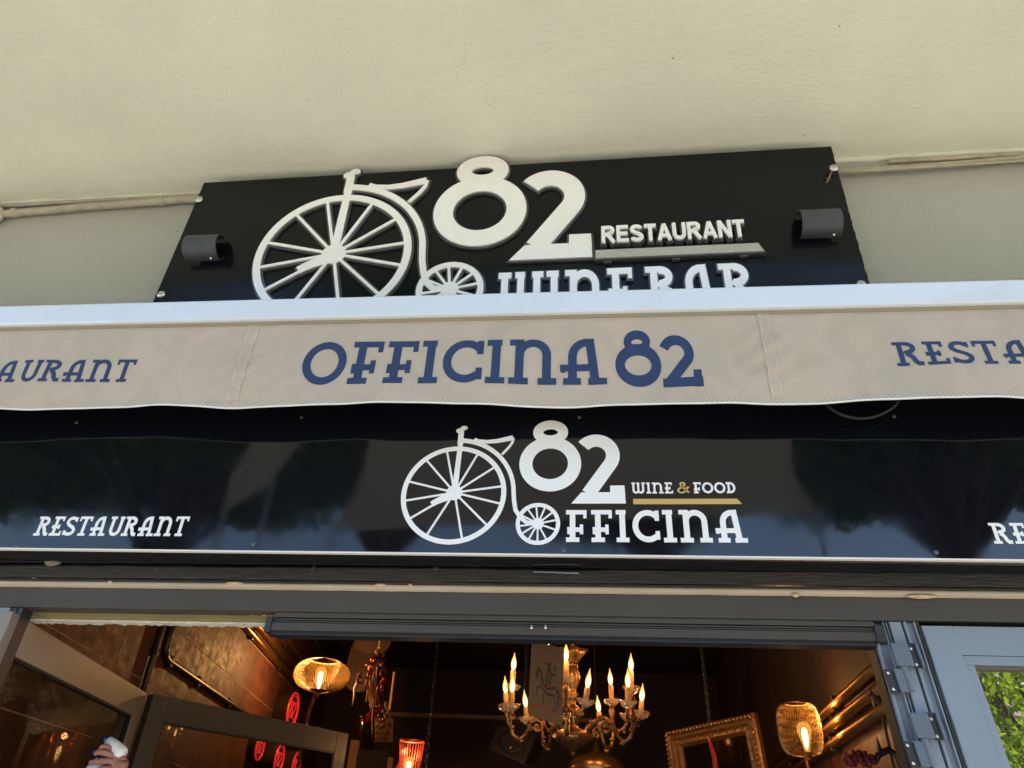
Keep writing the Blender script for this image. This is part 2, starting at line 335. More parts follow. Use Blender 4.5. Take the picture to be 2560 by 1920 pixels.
# ------------------------------------------------------------------ lettering: strokes in glyph units -> solid strips
def arc(cx, cy, rx, ry, a0, a1, n=None):
    n = n or max(6, int(abs(a1 - a0) / 9))
    return [(cx + rx * math.cos(R(a0 + (a1 - a0) * i / n)), cy + ry * math.sin(R(a0 + (a1 - a0) * i / n))) for i in range(n + 1)]
def dedupe(pts):
    out = [pts[0]]
    for p in pts[1:]:
        if math.hypot(p[0] - out[-1][0], p[1] - out[-1][1]) > 1e-5: out.append(p)
    return out
def resample(pts, step, closed=False):
    out = []; P = pts + [pts[0]] if closed else pts
    for i in range(len(P) - 1):
        (x0, y0), (x1, y1) = P[i], P[i + 1]; d = math.hypot(x1 - x0, y1 - y0); k = max(1, int(math.ceil(d / step)))
        for j in range(k): out.append((x0 + (x1 - x0) * j / k, y0 + (y1 - y0) * j / k))
    if not closed: out.append(P[-1])
    return out
def solid_strip(mb, pts, w, mapper, h0, h1, closed=False, step=0.05, fat=0.0, taper=None):
    pts = dedupe(list(pts))
    if fat and not closed:
        (x0, y0), (x1, y1) = pts[0], pts[1]; d = math.hypot(x1 - x0, y1 - y0); pts = [(x0 - (x1 - x0) / d * fat, y0 - (y1 - y0) / d * fat)] + list(pts[1:])
        (x0, y0), (x1, y1) = pts[-1], pts[-2]; d = math.hypot(x1 - x0, y1 - y0); pts = list(pts[:-1]) + [(x0 - (x1 - x0) / d * fat, y0 - (y1 - y0) / d * fat)]
    p = resample(list(pts), step, closed); k = len(p); vs = []
    for i in range(k):
        a = p[i - 1] if (closed or i > 0) else p[i]; b = p[(i + 1) % k] if (closed or i < k - 1) else p[i]
        tx, ty = b[0] - a[0], b[1] - a[1]; d = math.hypot(tx, ty) or 1; nx, ny = -ty / d, tx / d
        ww = w if taper is None else w * (1 + (taper - 1) * i / (k - 1))
        hw = ww / 2 + fat
        if 0 < i < k - 1 or closed:     # mitre
            ax, ay = p[i][0] - a[0], p[i][1] - a[1]; da = math.hypot(ax, ay) or 1
            c = abs((-ay / da) * nx + (ax / da) * ny); hw = hw / max(0.5, c)
        l = (p[i][0] + nx * hw, p[i][1] + ny * hw); r_ = (p[i][0] - nx * hw, p[i][1] - ny * hw)
        vs += [mapper(l[0], l[1], h0), mapper(l[0], l[1], h1), mapper(r_[0], r_[1], h1), mapper(r_[0], r_[1], h0)]
    fs = []
    for i in range(k if closed else k - 1):
        a, b = i * 4, ((i + 1) % k) * 4
        fs += [(a + 1, b + 1, b + 2, a + 2), (a, b, b + 1, a + 1), (a + 2, b + 2, b + 3, a + 3)]
    if not closed: fs += [(0, 1, 2, 3), ((k - 1) * 4 + 3, (k - 1) * 4 + 2, (k - 1) * 4 + 1, (k - 1) * 4)]
    mb.add(vs, fs)
def solid_poly(mb, pts, mapper, h0, h1, fat=0.0):
    if fat:
        k = len(pts); area = sum(pts[i][0] * pts[(i + 1) % k][1] - pts[(i + 1) % k][0] * pts[i][1] for i in range(k)); sg = 1 if area > 0 else -1
        out = []
        for i in range(k):
            a, b, c = pts[i - 1], pts[i], pts[(i + 1) % k]
            d1 = math.hypot(b[0] - a[0], b[1] - a[1]) or 1; d2 = math.hypot(c[0] - b[0], c[1] - b[1]) or 1
            n1 = ((b[1] - a[1]) / d1, -(b[0] - a[0]) / d1); n2 = ((c[1] - b[1]) / d2, -(c[0] - b[0]) / d2)
            nx, ny = n1[0] + n2[0], n1[1] + n2[1]; q = max(0.5, (nx * nx + ny * ny) / 2)
            out.append((b[0] + sg * fat * nx / q, b[1] + sg * fat * ny / q))
        pts = out
    k = len(pts)
    vs = [mapper(x, y, h0) for x, y in pts] + [mapper(x, y, h1) for x, y in pts]
    mb.add(vs, [tuple(range(k, 2 * k))] + [(i, (i + 1) % k, k + (i + 1) % k, k + i) for i in range(k)])

def G(ch, t=0.17):
    """slab letters, cap height 1: (width, [(points, width factor, closed)])"""
    h = t / 2; S = []
    def s(p, wf=1.0, c=False): S.append((p, wf, c))
    foot = lambda a, b: s([(a, h * .8), (b, h * .8)], .8)
    head = lambda a, b: s([(a, 1 - h * .8), (b, 1 - h * .8)], .8)
    if ch == 'O': s(arc(.46, .5, .46 - h, .5 - h, 0, 360, 40)[:-1], 1, True); wd = .92
    elif ch == 'I': s([(.19, 0), (.19, 1)]); foot(.0, .38); head(.0, .30); wd = .38
    elif ch == 'F': s([(.22, 0), (.22, 1)]); foot(.02, .42); head(.02, .64); s([(.60, 1), (.60, .74)], .6); s([(.06, .38), (.52, .38)], .8); s([(.10, .46), (.10, .24)], .5); s([(.49, .54), (.49, .24)], .6); wd = .66
    elif ch == 'C': s(arc(.46, .5, .46 - h, .5 - h, 42, 312)); s([(.74, .98), (.74, .66)], .75); s([(.74, .34), (.74, .08)], .75); wd = .80
    elif ch == 'N': s([(.20, 0), (.20, 1)]); foot(.0, .38); head(.0, .22); s([(.2, .62)] + arc(.47, .64, .27, .36 - h, 165, 0) + [(.74, 0)]); foot(.57, .93); wd = .93
    elif ch == 'A': s([(.24, 0), (.24, .58)] + arc(.52, .60, .28, .40 - h, 180, 96)); head(.46, .66); s([(.58, 1), (.68, 0)]); foot(.54, .90); foot(.06, .40); s([(.0, .36), (.64, .36)], .85); s([(.06, .42), (.06, .26)], .5); wd = .88
    elif ch == 'R': s([(.20, 0), (.20, 1)]); foot(.0, .36); head(.0, .40); s([(.34, 1 - h)] + arc(.36, .74, .24, .26 - h, 88, -84) + [(.33, .50)]); s([(.36, .49), (.46, .44), (.54, .32), (.58, .18), (.66, .08), (.80, .075)]); wd = .80
    elif ch == 'E': s([(.22, 0), (.22, 1)]); foot(.02, .66); head(.02, .60); s([(.57, 1), (.57, .76)], .6); s([(.63, 0), (.63, .24)], .6); s([(.05, .46), (.46, .46)], .8); s([(.08, .54), (.08, .38)], .5); s([(.44, .58), (.44, .36)], .6); wd = .68
    elif ch == 'S': s(arc(.33, .735, .26 - h * .3, .265 - h, 20, 200) + [(.20, .57), (.34, .50), (.48, .43)] + arc(.33, .265, .28 - h * .3, .265 - h, 20, -160)); s([(.58, .96), (.58, .72)], .55); s([(.06, .28), (.06, .04)], .55); wd = .66
    elif ch == 'T': s([(.36, 0), (.36, 1)]); foot(.16, .56); head(.0, .72); s([(.04, 1), (.04, .76)], .55); s([(.68, 1), (.68, .76)], .55); wd = .72
    elif ch == 'U': s([(.20, 1), (.20, .34)] + arc(.44, .34, .24, .34 - h, 180, 360) + [(.68, .34), (.68, 1)]); head(.02, .36); head(.56, .80); wd = .80
    elif ch == 'W': s([(.16, 1), (.16, .30)] + arc(.36, .30, .20, .30 - h, 180, 360) + [(.56, .30), (.56, 1)]); s([(.56, .30)] + arc(.76, .30, .20, .30 - h, 180, 360) + [(.96, .30), (.96, 1)]); head(.0, .32); head(.42, .66); head(.84, 1.12); wd = 1.12
    elif ch == 'B': s([(.20, 0), (.20, 1)]); head(.0, .36); foot(.0, .40); s([(.32, 1 - h)] + arc(.34, .76, .22, .24 - h, 88, -80) + [(.30, .53)]); s([(.32, .53), (.42, .51)] + arc(.40, .27, .26, .27 - h, 70, -90) + [(.30, h)]); wd = .70
    elif ch == 'D': s([(.20, 0), (.20, 1)]); s([(.0, 1 - h), (.32, 1 - h)] + arc(.32, .5, .42 - h, .5 - h, 88, -88) + [(.32, h), (.0, h)]); wd = .78
    elif ch == '&': s([(.82, .06), (.30, .66)] + arc(.42, .80, .15, .13, 215, -40) + [(.44, .58), (.24, .46)] + arc(.32, .26, .24, .20, 120, 330) + [(.70, .36), (.76, .52)], .8); s([(.62, .53), (.88, .53)], .5); wd = .90
    elif ch == '8': s(arc(.5, .40, .5 - .115, .40 - .115, 0, 360, 48)[:-1], 1.35, True); s(arc(.5, .82, .30 - .095, .18 - .05, 0, 360, 36)[:-1], 1.05, True); wd = 1.0
    elif ch == '2': s(arc(.34, .63, .30 - h * .4, .34 - h * 1.2, 158, -30) + [(.14, .08)], 1.3); s([(.02, .09), (.84, .09)], 1.08); s([(.74, .0), (.74, .30)], 1.1); wd = .84
    else: wd = .45
    return wd, S
def GS(ch, t=0.2):
    """plain grotesque capitals"""
    h = t / 2; S = []
    def s(p, wf=1.0): S.append((p, wf, False))
    if ch == 'R': s([(h, 0), (h, 1)]); s([(h, 1 - h), (.42, 1 - h)] + arc(.42, .73, .20, .27 - h, 85, -85) + [(.42, .47), (h, .47)]); s([(.36, .46), (.68, 0)]); wd = .76
    elif ch == 'E': s([(h, 0), (h, 1)]); s([(h, 1 - h), (.64, 1 - h)]); s([(h, .51), (.60, .51)]); s([(h, h), (.66, h)]); wd = .68
    elif ch == 'S': s(arc(.34, .73, .25, .27 - h, 15, 200) + [(.22, .57), (.36, .50), (.50, .43)] + arc(.36, .27, .26, .27 - h, 20, -170)); wd = .70
    elif ch == 'T': s([(.32, 0), (.32, 1)]); s([(0, 1 - h), (.64, 1 - h)]); wd = .64
    elif ch == 'A': s([(.08, 0), (.36, .97)]); s([(.36, .97), (.66, 0)]); s([(.18, .28), (.56, .28)], .9); wd = .74
    elif ch == 'U': s([(h, 1), (h, .34)] + arc(.36, .34, .36 - h, .34 - h, 180, 360) + [(.72 - h, .34), (.72 - h, 1)]); wd = .72
    elif ch == 'N': s([(h, 0), (h, 1)]); s([(.10, .96), (.62, .04)]); s([(.72 - h, 0), (.72 - h, 1)]); wd = .72
    else: wd = .4
    return wd, S
def text(word, x0, x1, y0, y1, mapper, m, parent, h0=0.0, h1=0.001, t=0.17, gap=0.12, font=G, back=None, names='letter', scale8=1.0, sp=.45, step=0.06, mats=None, yslope=0.0):
    """lay a word out between x0..x1 with the cap height y0..y1; one object per letter"""
    ws = []
    for c in word: ws.append(sp if c == ' ' else font(c, t)[0])
    tot = sum(ws) + gap * (len(word) - 1); sx = (x1 - x0) / tot; sy = (y1 - y0); x = 0.0
    for i, c in enumerate(word):
        if c != ' ':
            wd, S = font(c, t); big = scale8 if c in '82' else 1.0
            def mp(px, py, h, xx=x): return mapper(x0 + (xx + px) * sx, y0 + yslope * (xx + px) * sx + py * sy * (big if c in '8' else 1.0), h)
            mb = MB()
            for k, (p, wf, cl) in enumerate(S):
                solid_strip(mb, p, t * wf, mp, h0, h1 + k * 0.00012, cl, step)
            o = mb.build(names, (mats or {}).get(c, m), parent)
            if back:
                fat, bm_, bh0, bh1 = back; mb2 = MB()
                for k, (p, wf, cl) in enumerate(S):
                    solid_strip(mb2, p, t * wf, mp, bh0, bh1 + k * 0.00012, cl, step, fat=fat / sy)
                mb2.build(names + '_backing', bm_, o)
        x += ws[i] + gap

def bicycle_logo(mapper, m, parent, h0, h1, back=None, swx=0.0):
    """penny farthing and the figure 82, hub of the big wheel at the origin, big wheel radius .176"""
    idx = [0]
    def part(name, prims, mm=m):
        mb = MB(); e = 0.000011; idx[0] += 1; q0 = idx[0] * .00017 / 1.0
        for k, pr in enumerate(prims):
            if pr[0] == 's': solid_strip(mb, pr[1], pr[2], mapper, h0, h1 + q0 + k * e, pr[3], 0.02, taper=pr[4] if len(pr) > 4 else None)
            else: solid_poly(mb, pr[1], mapper, h0, h1 + q0 + k * e)
        o = mb.build(name, mm, parent)
        if back:
            fat, bm_, b0, b1 = back; mb2 = MB()
            for k, pr in enumerate(prims):
                if pr[0] == 's': solid_strip(mb2, pr[1], pr[2], mapper, b0, b1 - .0016 + q0 + k * e, pr[3], 0.02, fat=fat, taper=pr[4] if len(pr) > 4 else None)
                else: solid_poly(mb2, pr[1], mapper, b0, b1 - .0016 + q0 + k * e, fat=fat)
            mb2.build(name + '_backing', bm_, o)
        return o
    cx, cy = -.003, -.003; Rw = .167
    part('wheel', [('s', arc(cx, cy, Rw, Rw, 0, 360, 72)[:-1], .0165, True)]
         + [('s', [(.02 * math.cos(R(a)), .02 * math.sin(R(a))), (cx + .163 * math.cos(R(a)), cy + .163 * math.sin(R(a)))], .0068, False) for a in (9, 36, 64, 103, 130, 164, 189, 213, 243, 285, 317, 347)]
         + [('p', arc(0, 0, .027, .027, 0, 360, 16)[:-1])]
         + [('s', [(-.018, -.014), (-.038, -.022), (-.058, -.032), (-.072, -.041)], .026, False, .75)])
    part('fork', [('s', [(0, 0), (.0055, .195)], .019, False, .85), ('s', [(.0045, .180), (.0045, .235)], .020, False, .9), ('p', arc(-.002, .234, .012, .010, 0, 360, 14)[:-1]), ('p', arc(.013, .245, .0125, .0085, 0, 360, 14)[:-1])])
    bb = arc(cx, cy, Rw + .032, Rw + .032, 88, 2, 36)
    part('frame', [('s', bb + [(.199, -.03), (.205, -.062), (.222 + swx * .6, -.088), (.243 + swx, -.104), (.272 + swx, -.109)], .0165, False, .8)])
    part('saddle', [('s', [(.052, .200), (.067, .193), (.097, .189), (.132, .192), (.160, .198), (.186, .204)], .011, False, 1.7),
                    ('s', [(.187, .204), (.185, .187), (.173, .167), (.151, .140)], .0085, False), ('s', [(.060, .195), (.073, .183), (.096, .172)], .0075, False)])
    sx, sy, sr = .278 + swx, -.108, .064
    part('wheel', [('s', arc(sx, sy, sr, sr, 0, 360, 48)[:-1], .013, True)]
         + [('s', [(sx + .008 * math.cos(R(a)), sy + .008 * math.sin(R(a))), (sx + .061 * math.cos(R(a)), sy + .061 * math.sin(R(a)))], .0055, False) for a in (12, 40, 68, 96, 124, 152, 188, 214, 242, 270, 298, 340)]
         + [('p', arc(sx, sy, .019, .019, 0, 360, 14)[:-1])])
    part('numeral', [('s', arc(.314, .104, .081, .079, 0, 360, 64)[:-1], .0435, True), ('s', arc(.314, .223, .0425, .0295, 0, 360, 40)[:-1], .034, True)])
    part('numeral', [('s', arc(.467, .133, .0545, .0560, 140, -38, 24) + [(.4385, -.006)], .045, False), ('p', [(.384, -.0395), (.5565, -.0395), (.5545, -.001), (.416, -.001)]), ('p', [(.508, -.012), (.556, -.012), (.5545, .0225), (.509, .0225)])])

# ================================================================== SETTING
struct(MB().add([(-400, -400, 0), (400, -400, 0), (400, 60, 0), (-400, 60, 0)], [(0, 1, 2, 3)]).build('street_pavement', M_PAVE))

# the building
bld = thing('restaurant_building', (0, 0, 0), 'cream plastered building with balcony soffit over the black shopfront signs', 'building')
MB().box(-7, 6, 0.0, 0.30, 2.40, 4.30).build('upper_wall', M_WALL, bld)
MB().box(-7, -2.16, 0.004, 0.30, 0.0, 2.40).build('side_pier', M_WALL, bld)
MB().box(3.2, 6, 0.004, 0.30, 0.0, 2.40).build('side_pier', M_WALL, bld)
sof = MB()
nx, ny = 90, 30
vs = []; fs = []
for j in range(ny + 1):
    for i in range(nx + 1):
        x = -7 + 13 * i / nx; y = -1.02 + 1.07 * j / ny
        cove = 0.0
        z = 4.205 + 0.006 * math.sin(x * 1.3 + y * 2) + 0.004 * math.sin(x * 3.1 - y * 5)
        vs.append((x, y, z))
for j in range(ny):
    for i in range(nx):
        a = j * (nx + 1) + i; fs.append((a, a + 1, a + nx + 2, a + nx + 1))
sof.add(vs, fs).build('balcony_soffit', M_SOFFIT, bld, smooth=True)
MB().box(-7, 6, -1.04, 0.3, 4.222, 4.42).build('balcony_slab', M_SOFFIT, bld)
MB().box(-7, 6, -1.05, -1.021, 4.19, 4.40).build('balcony_edge', M_WALL, bld)
MB().box(-7, 6, 0.05, 0.30, 4.42, 9.0).build('storey_above', M_WALL, bld)
# joint line across the soffit on the left
j0 = at(-40, 330, 0); j1 = at(38, 478, -0.02)
MB().tube([(-2.92, -0.02, 4.197), (-3.35, -0.55, 4.197), (-3.7, -1.0, 4.197)], 0.010, 6).build('soffit_joint', M_SOFFIT, bld)
# plaster cove blobs along the wall-ceiling corner
for side in ((-7, -1.7), (1.0, 6)):
    pts = []; x = side[0]; rs = []
    while x < side[1]:
        pts.append((x, -0.004 + random.uniform(-.002, .002), 4.203)); rs.append(0.013 + random.uniform(-.004, .005)); x += 0.06
    MB().tube(pts, rs, 8).build('corner_plaster_bead', M_SOFFIT, bld, smooth=True)

# ------------------------------------------------------------------ conduits on the upper wall
def wob(p0, p1, n, amp, sag=0.0):
    p0, p1 = Vector(p0), Vector(p1); out = []
    for i in range(n + 1):
        t = i / n; p = p0.lerp(p1, t); p.z += amp * math.sin(t * 9 + p0.x) * .6 + amp * random.uniform(-.4, .4) - sag * math.sin(math.pi * t); out.append(p)
    return out
c = thing('wall_conduit', (-3.0, -0.02, 4.14), 'thick cream painted pipe running along the wall corner left of the black sign', 'pipe')
P = [(-4.6, -.024, 4.02), (-3.1, -.024, 4.085), (-2.65, -.024, 4.115), (-2.1, -.024, 4.138), (-1.72, -.024, 4.145)]
pts = []
for a, b in zip(P, P[1:]): pts += wob(a, b, 6, .003)[:-1]
MB().tube(pts + [Vector(P[-1])], .019, 10).build('pipe_run', M_CONDUIT, c, smooth=True)
MB().tube(wob((-4.6, -.016, 4.165), (-1.72, -.014, 4.178), 14, .003), .010, 8).build('cable', M_CONDUIT, c, smooth=True)
for x, z in ((-2.78, 4.108), (-2.02, 4.14)):
    MB().lathe((x - .012, -.024, z), [(.0215, 0), (.0245, .004), (.0245, .020), (.0215, .024)], 12, (1, 0, .03)).build('pipe_collar', M_CONDUIT, c, smooth=True)
c = thing('wall_conduit', (2.2, -0.02, 4.1), 'pair of cream painted pipes on the wall corner right of the black sign', 'pipe')
P = [(.99, -.022, 4.110), (1.35, -.022, 4.112), (1.9, -.022, 4.138), (2.6, -.022, 4.165), (3.6, -.022, 4.185)]
pts = []
for a, b in zip(P, P[1:]): pts += wob(a, b, 6, .002)[:-1]
MB().tube(pts, .013, 10).build('pipe_run', M_CONDUIT, c, smooth=True)
MB().tube(wob((1.3, -.020, 4.158), (3.6, -.020, 4.172), 12, .004), .010, 8).build('pipe_run', M_CONDUIT, c, smooth=True)
MB().tube(wob((.99, -.034, 4.088), (3.6, -.034, 4.146), 12, .001), .006, 8).build('cable', M_CONDUIT, c, smooth=True)
MB().lathe((1.86, -.024, 4.133), [(.02, 0), (.026, .005), (.026, .022), (.02, .028)], 12, (1, 0, .05)).build('pipe_collar', M_CONDUIT, c, smooth=True)
v = thing('wall_fitting', tuple(at(-5, 545, 0)), 'rounded white cable gland at the left edge of the upper wall', 'fitting')
q = at(-6, 540, -.03)
MB().tube([q + Vector((-.06, 0, .05)), q + Vector((-.015, 0, .03)), q + Vector((.0, 0, -.005)), q + Vector((-.012, 0, -.05))], [.028, .03, .028, .02], 12).build('elbow', M_RAWPL, v, smooth=True)

# ================================================================== UPPER SIGN
SY = -0.105                                    # face of the sign board at SZ0; the board leans forward a little
SLEAN = R(4.0); SZ0 = 3.80
SU = Vector((0, -math.sin(SLEAN), math.cos(SLEAN))); SN = Vector((0, -math.cos(SLEAN), -math.sin(SLEAN))); SP0 = Vector((0, SY, SZ0))
def sp(x, z, h): return SP0 + Vector((x, 0, 0)) + SU * (z - SZ0) + SN * h
def spx(px, py, h=0.0):
    p = onplane(px, py, SP0 + SN * h, SN); return p.x, (p - SP0 - SN * h).dot(SU) + SZ0
sgn = thing('upper_signboard', (-0.38, -0.05, 3.36), 'large black upper signboard with raised white bicycle, 82, RESTAURANT and WINE BAR', 'sign')
tl, tr, br, bl = (spx(*p) for p in ((510, 457), (2078, 366), (2176, 715), (379, 763)))
kl = (bl[0] - tl[0]) / (bl[1] - tl[1]); kr = (br[0] - tr[0]) / (br[1] - tr[1]); zb = 3.335
bl = (tl[0] + kl * (zb - tl[1]), zb); br = (tr[0] + kr * (zb - tr[1]), zb)
out = [bl, br]                                 # outline with tiny chips along the right edge
for i in range(1, 60):
    t = i / 60; out.append((br[0] + (tr[0] - br[0]) * t - random.choice((0, 0, 0, 0, .0008, .0015, .003)), br[1] + (tr[1] - br[1]) * t))
out += [tr, tl]
mb = MB(); k = len(out)
mb.add([sp(x, z, 0) for x, z in out] + [sp(x, z, -.006) for x, z in out], [tuple(range(k)), tuple(range(2 * k - 1, k - 1, -1))] + [(i, (i + 1) % k, k + (i + 1) % k, k + i) for i in range(k)])
mb.build('board', M_BLACK, sgn)
for bx, bz in ((-1.6, 3.6), (-1.6, 4.0), (.8, 3.6), (.8, 4.0)):
    yb = sp(bx, bz, -.0065).y + .003; MB().box(bx - .02, bx + .02, yb, -.001, bz - .02, bz + .02).build('wall_bracket', M_DARKALU, sgn)
hx, hz = spx(833, 634, .02); LS = 1.93
tilt = (tr[1] - tl[1]) / (tr[0] - tl[0])
def msign(x, y, h): return sp(hx + x * LS, hz + y * LS + tilt * x * LS, h)
bicycle_logo(msign, M_WHITE, sgn, .0125, .019, back=(.0046, M_ACRYL, .0, .012), swx=-.014)
def msg(x, z, h): return sp(x, z + tilt * (x - hx), h)
def sz(px, py):
    x, z = spx(px, py, .02); return x, z - tilt * (x - hx)
(x0, z0), (x1, z1), (_, z2) = sz(1504, 611), sz(1864, 602), sz(1504, 570)
text('RESTAURANT', x0, x1, (z0 + z1) / 2, (z0 + z1) / 2 + (z2 - z0), msg, M_WHITE, sgn, .030, .040, t=.2, gap=.07, font=GS, back=(.006, M_ACRYL, .004, .022), step=.2)
b1, b2, b3, b4 = (sz(*p) for p in ((1489, 627), (1896, 617), (1912, 638), (1489, 647)))
mb = MB(); solid_poly(mb, [(b4[0], b4[1]), (b3[0], b4[1]), (b2[0], b1[1]), (b1[0], b1[1])], msg, .0, .024); o = mb.build('underline', M_SILVER, sgn)
mb = MB(); solid_poly(mb, [(b4[0], b4[1]), (b3[0], b4[1]), (b2[0], b1[1]), (b1[0], b1[1])], msg, .0, .018, fat=.006); mb.build('underline_backing', M_ACRYL, o)
for f in (.05, .46, .86):
    xx = b4[0] + (b3[0] - b4[0]) * f; mb = MB(); solid_poly(mb, [(xx, b4[1] - .016), (xx + .03, b4[1] - .016), (xx + .03, b4[1] - .007), (xx, b4[1] - .007)], msg, 0, .014); mb.build('bracket', M_ACRYL, o)
(x0, z0), (x1, z1) = sz(1247, 682), sz(1880, 666)
text('WINE BAR', x0, x1, z0 - .215, z0, msg, M_WHITE, sgn, .0125, .019, t=.17, gap=.08, back=(.008, M_ACRYL, 0, .012), step=.1, sp=.10)
CAP = [(.016, 0), (.0175, .003), (.0175, .006), (.013, .009), (0, .0105)]
for p in ((497, 497), (402, 735), (2154, 709)):
    MB().lathe(sp(*spx(*p, .006), -.001), CAP, 16, SN).build('bolt_cap', M_STEEL, sgn, smooth=True)
qx, qz = spx(2085, 418, .03); b = MB().lathe(sp(qx, qz, .022), CAP, 16, SN).build('bolt_cap', M_STEEL, sgn, smooth=True)
MB().tube([sp(qx - .03, qz - .055, -.002), sp(qx - .012, qz - .02, .014), sp(qx, qz, .022)], .0035, 6).build('bolt_shank', mat('rusty_steel', (.25, .15, .09), .6, metal=.5), b)
MB().lathe(sp(*spx(2072, 447), .0005), [(.014, 0), (.014, .0012)], 16, SN).build('bolt_hole', M_RUBBER, sgn)

def sign_lamp(px, py, label):
    qx, qz = spx(px, py, .05); L = .15; q = sp(qx, qz, 0); t = thing('sign_lamp', tuple(q), label, 'lamp', 'half tube lamps on the upper signboard')
    r = .062; n = 24; vs = []; fs = []
    for sx in (-L / 2, L / 2):
        for rr in (r, r - .004):
            for i in range(n + 1):
                a = R(-94 + 190 * i / n)           # open towards the board
                vs.append(sp(qx + sx, qz + rr * math.sin(a), .020 + rr * math.cos(a)))
    m = n + 1
    for i in range(n):
        fs += [(i, i + 1, 2 * m + i + 1, 2 * m + i), (m + i, 3 * m + i, 3 * m + i + 1, m + i + 1), (i, m + i, m + i + 1, i + 1), (2 * m + i, 2 * m + i + 1, 3 * m + i + 1, 3 * m + i)]
    fs += [(0, 2 * m, 3 * m, m), (n, m + n, 3 * m + n, 2 * m + n)]
    MB().add(vs, fs).build('shade', M_LAMP, t, smooth=False)
    MB().obox(sp(qx - .035, qz - .02, .0005), (.07, 0, 0), SN * .024, SU * .04).build('base', M_DARKALU, t)
    MB().lathe(sp(qx + .02, qz, .038), [(.012, -.03), (.014, -.02), (.014, .02), (.01, .03)], 10, (1, 0, 0)).build('lamp_holder', M_STEEL, t, smooth=True)
    MB().tube([sp(qx + L * .3, qz - .058, .03), sp(qx + L * .3, qz - .064, .036)], .004, 6).build('shade_screw', M_STEEL, t)
sign_lamp(507, 612, 'dark grey half tube lamp at the left end of the upper black sign')
sign_lamp(2050, 550, 'dark grey half tube lamp at the right end of the upper black sign')

# ================================================================== AWNING
VY = -0.285
aw = thing('awning', (-0.4, -0.2, 2.78), 'retracted awning with white front bar and beige valance printed OFFICINA 82', 'awning')
def ztop(x): return 3.1385 - .0105 * (x + .3)
ZB = [(-4, 2.80), (-2.9, 2.822), (-2.04, 2.813), (-1.52, 2.817), (-1.16, 2.796), (-.84, 2.805), (-.48, 2.799), (-.1, 2.788), (.28, 2.789), (.6, 2.781), (.98, 2.785), (1.4, 2.778), (2.2, 2.785), (3.2, 2.77)]
def zbot(x):
    for i in range(len(ZB) - 1):
        if ZB[i][0] <= x <= ZB[i + 1][0]:
            t = (x - ZB[i][0]) / (ZB[i + 1][0] - ZB[i][0]); t = t * t * (3 - 2 * t); return ZB[i][1] * (1 - t) + ZB[i + 1][1] * t
    return 2.79
def vy(x, z):
    v = max(0.0, min(1.1, (ztop(x) - z) / .335))
    r = (.009 * math.sin(3.3 * x + 1.1) + .006 * math.sin(7.7 * x + 2.5 * v) + .0028 * math.sin(17 * x - 4 * v + 1) + .0012 * math.sin(33 * x + 9 * v)) * (v ** 1.2)
    r += .0026 * math.sin(19 * x + 16 * z + 2 * math.sin(3 * x)) * (.5 + .5 * math.sin(2.3 * x + .7)) * math.sin(math.pi * min(1, v))
    for s in (-1.212, .561):       # puckers along the seams
        d = abs(x - s); r += .0045 * math.exp(-(d / .11) ** 2) * math.sin(26 * v + 6 * (x - s) * 10) * math.sin(math.pi * min(1, v))
    return VY + r
def mval(x, z, h): return Vector((x, vy(x, z) - h, z))
NXV, NZV = 420, 26
vs = []; fs = []
for i in range(NXV + 1):
    x = -3.6 + 6.6 * i / NXV
    for j in range(NZV + 1):
        z = ztop(x) + (zbot(x) - ztop(x)) * j / NZV; vs.append((x, vy(x, z), z))
for i in range(NXV):
    for j in range(NZV):
        a = i * (NZV + 1) + j; fs.append((a, a + 1, a + NZV + 2, a + NZV + 1))
val = MB().add(vs, fs).build('valance', M_CLOTH, aw, smooth=True)
# front bar
def barz(x, top): return (3.2425 if top else 3.150) - .0105 * (x + .3)
def barbox(name, m, y0, y1, zf0, zf1, parent=aw, bevel=.004):
    x0, x1 = -3.62, 3.02; vs = []
    for x in (x0, x1): vs += [(x, y0, zf0(x)), (x, y1, zf0(x)), (x, y1, zf1(x)), (x, y0, zf1(x))]
    return MB().add(vs, [(0, 1, 2, 3), (7, 6, 5, 4), (0, 4, 5, 1), (1, 5, 6, 2), (2, 6, 7, 3), (3, 7, 4, 0)]).build(name, m, parent, bevel=bevel)
barbox('front_bar', M_BAR, VY - .022, VY + .035, lambda x: barz(x, 0), lambda x: barz(x, 1), bevel=.006)
barbox('bar_lower_strip', M_CLOTHIN, VY - .006, VY + .012, lambda x: barz(x, 0) - .012, lambda x: barz(x, 0) + .001, bevel=0)  # strip in a darker cloth tone along the foot of the bar
for x in (-3.65, 3.05):
    MB().box(x - .03, x + .03, VY - .026, VY + .04, barz(x, 0) - .004, barz(x, 1) + .004).build('end_cap', M_DARKALU, aw, bevel=.004)
fb = MB(); fb.add([(-3.6, VY + .03, 3.215), (3.0, VY + .03, 3.15), (3.0, -.062, 3.235), (-3.6, -.062, 3.285)], [(0, 1, 2, 3)]).build('canopy_fabric', M_CLOTH, aw)
MB().tube([(-3.6, -.062, 3.25), (3.0, -.062, 3.2)], .035, 14).build('roller_tube', M_CLOTH, aw, smooth=True)
for x in (-3.4, 2.8):
    MB().tube([(x, -.09, 3.17), (x + (.9 if x < 0 else -.9), -.17, 3.16), (x + (.1 if x < 0 else -.1), -.24, 3.165)], .016, 8).build('folding_arm', M_BAR, aw)
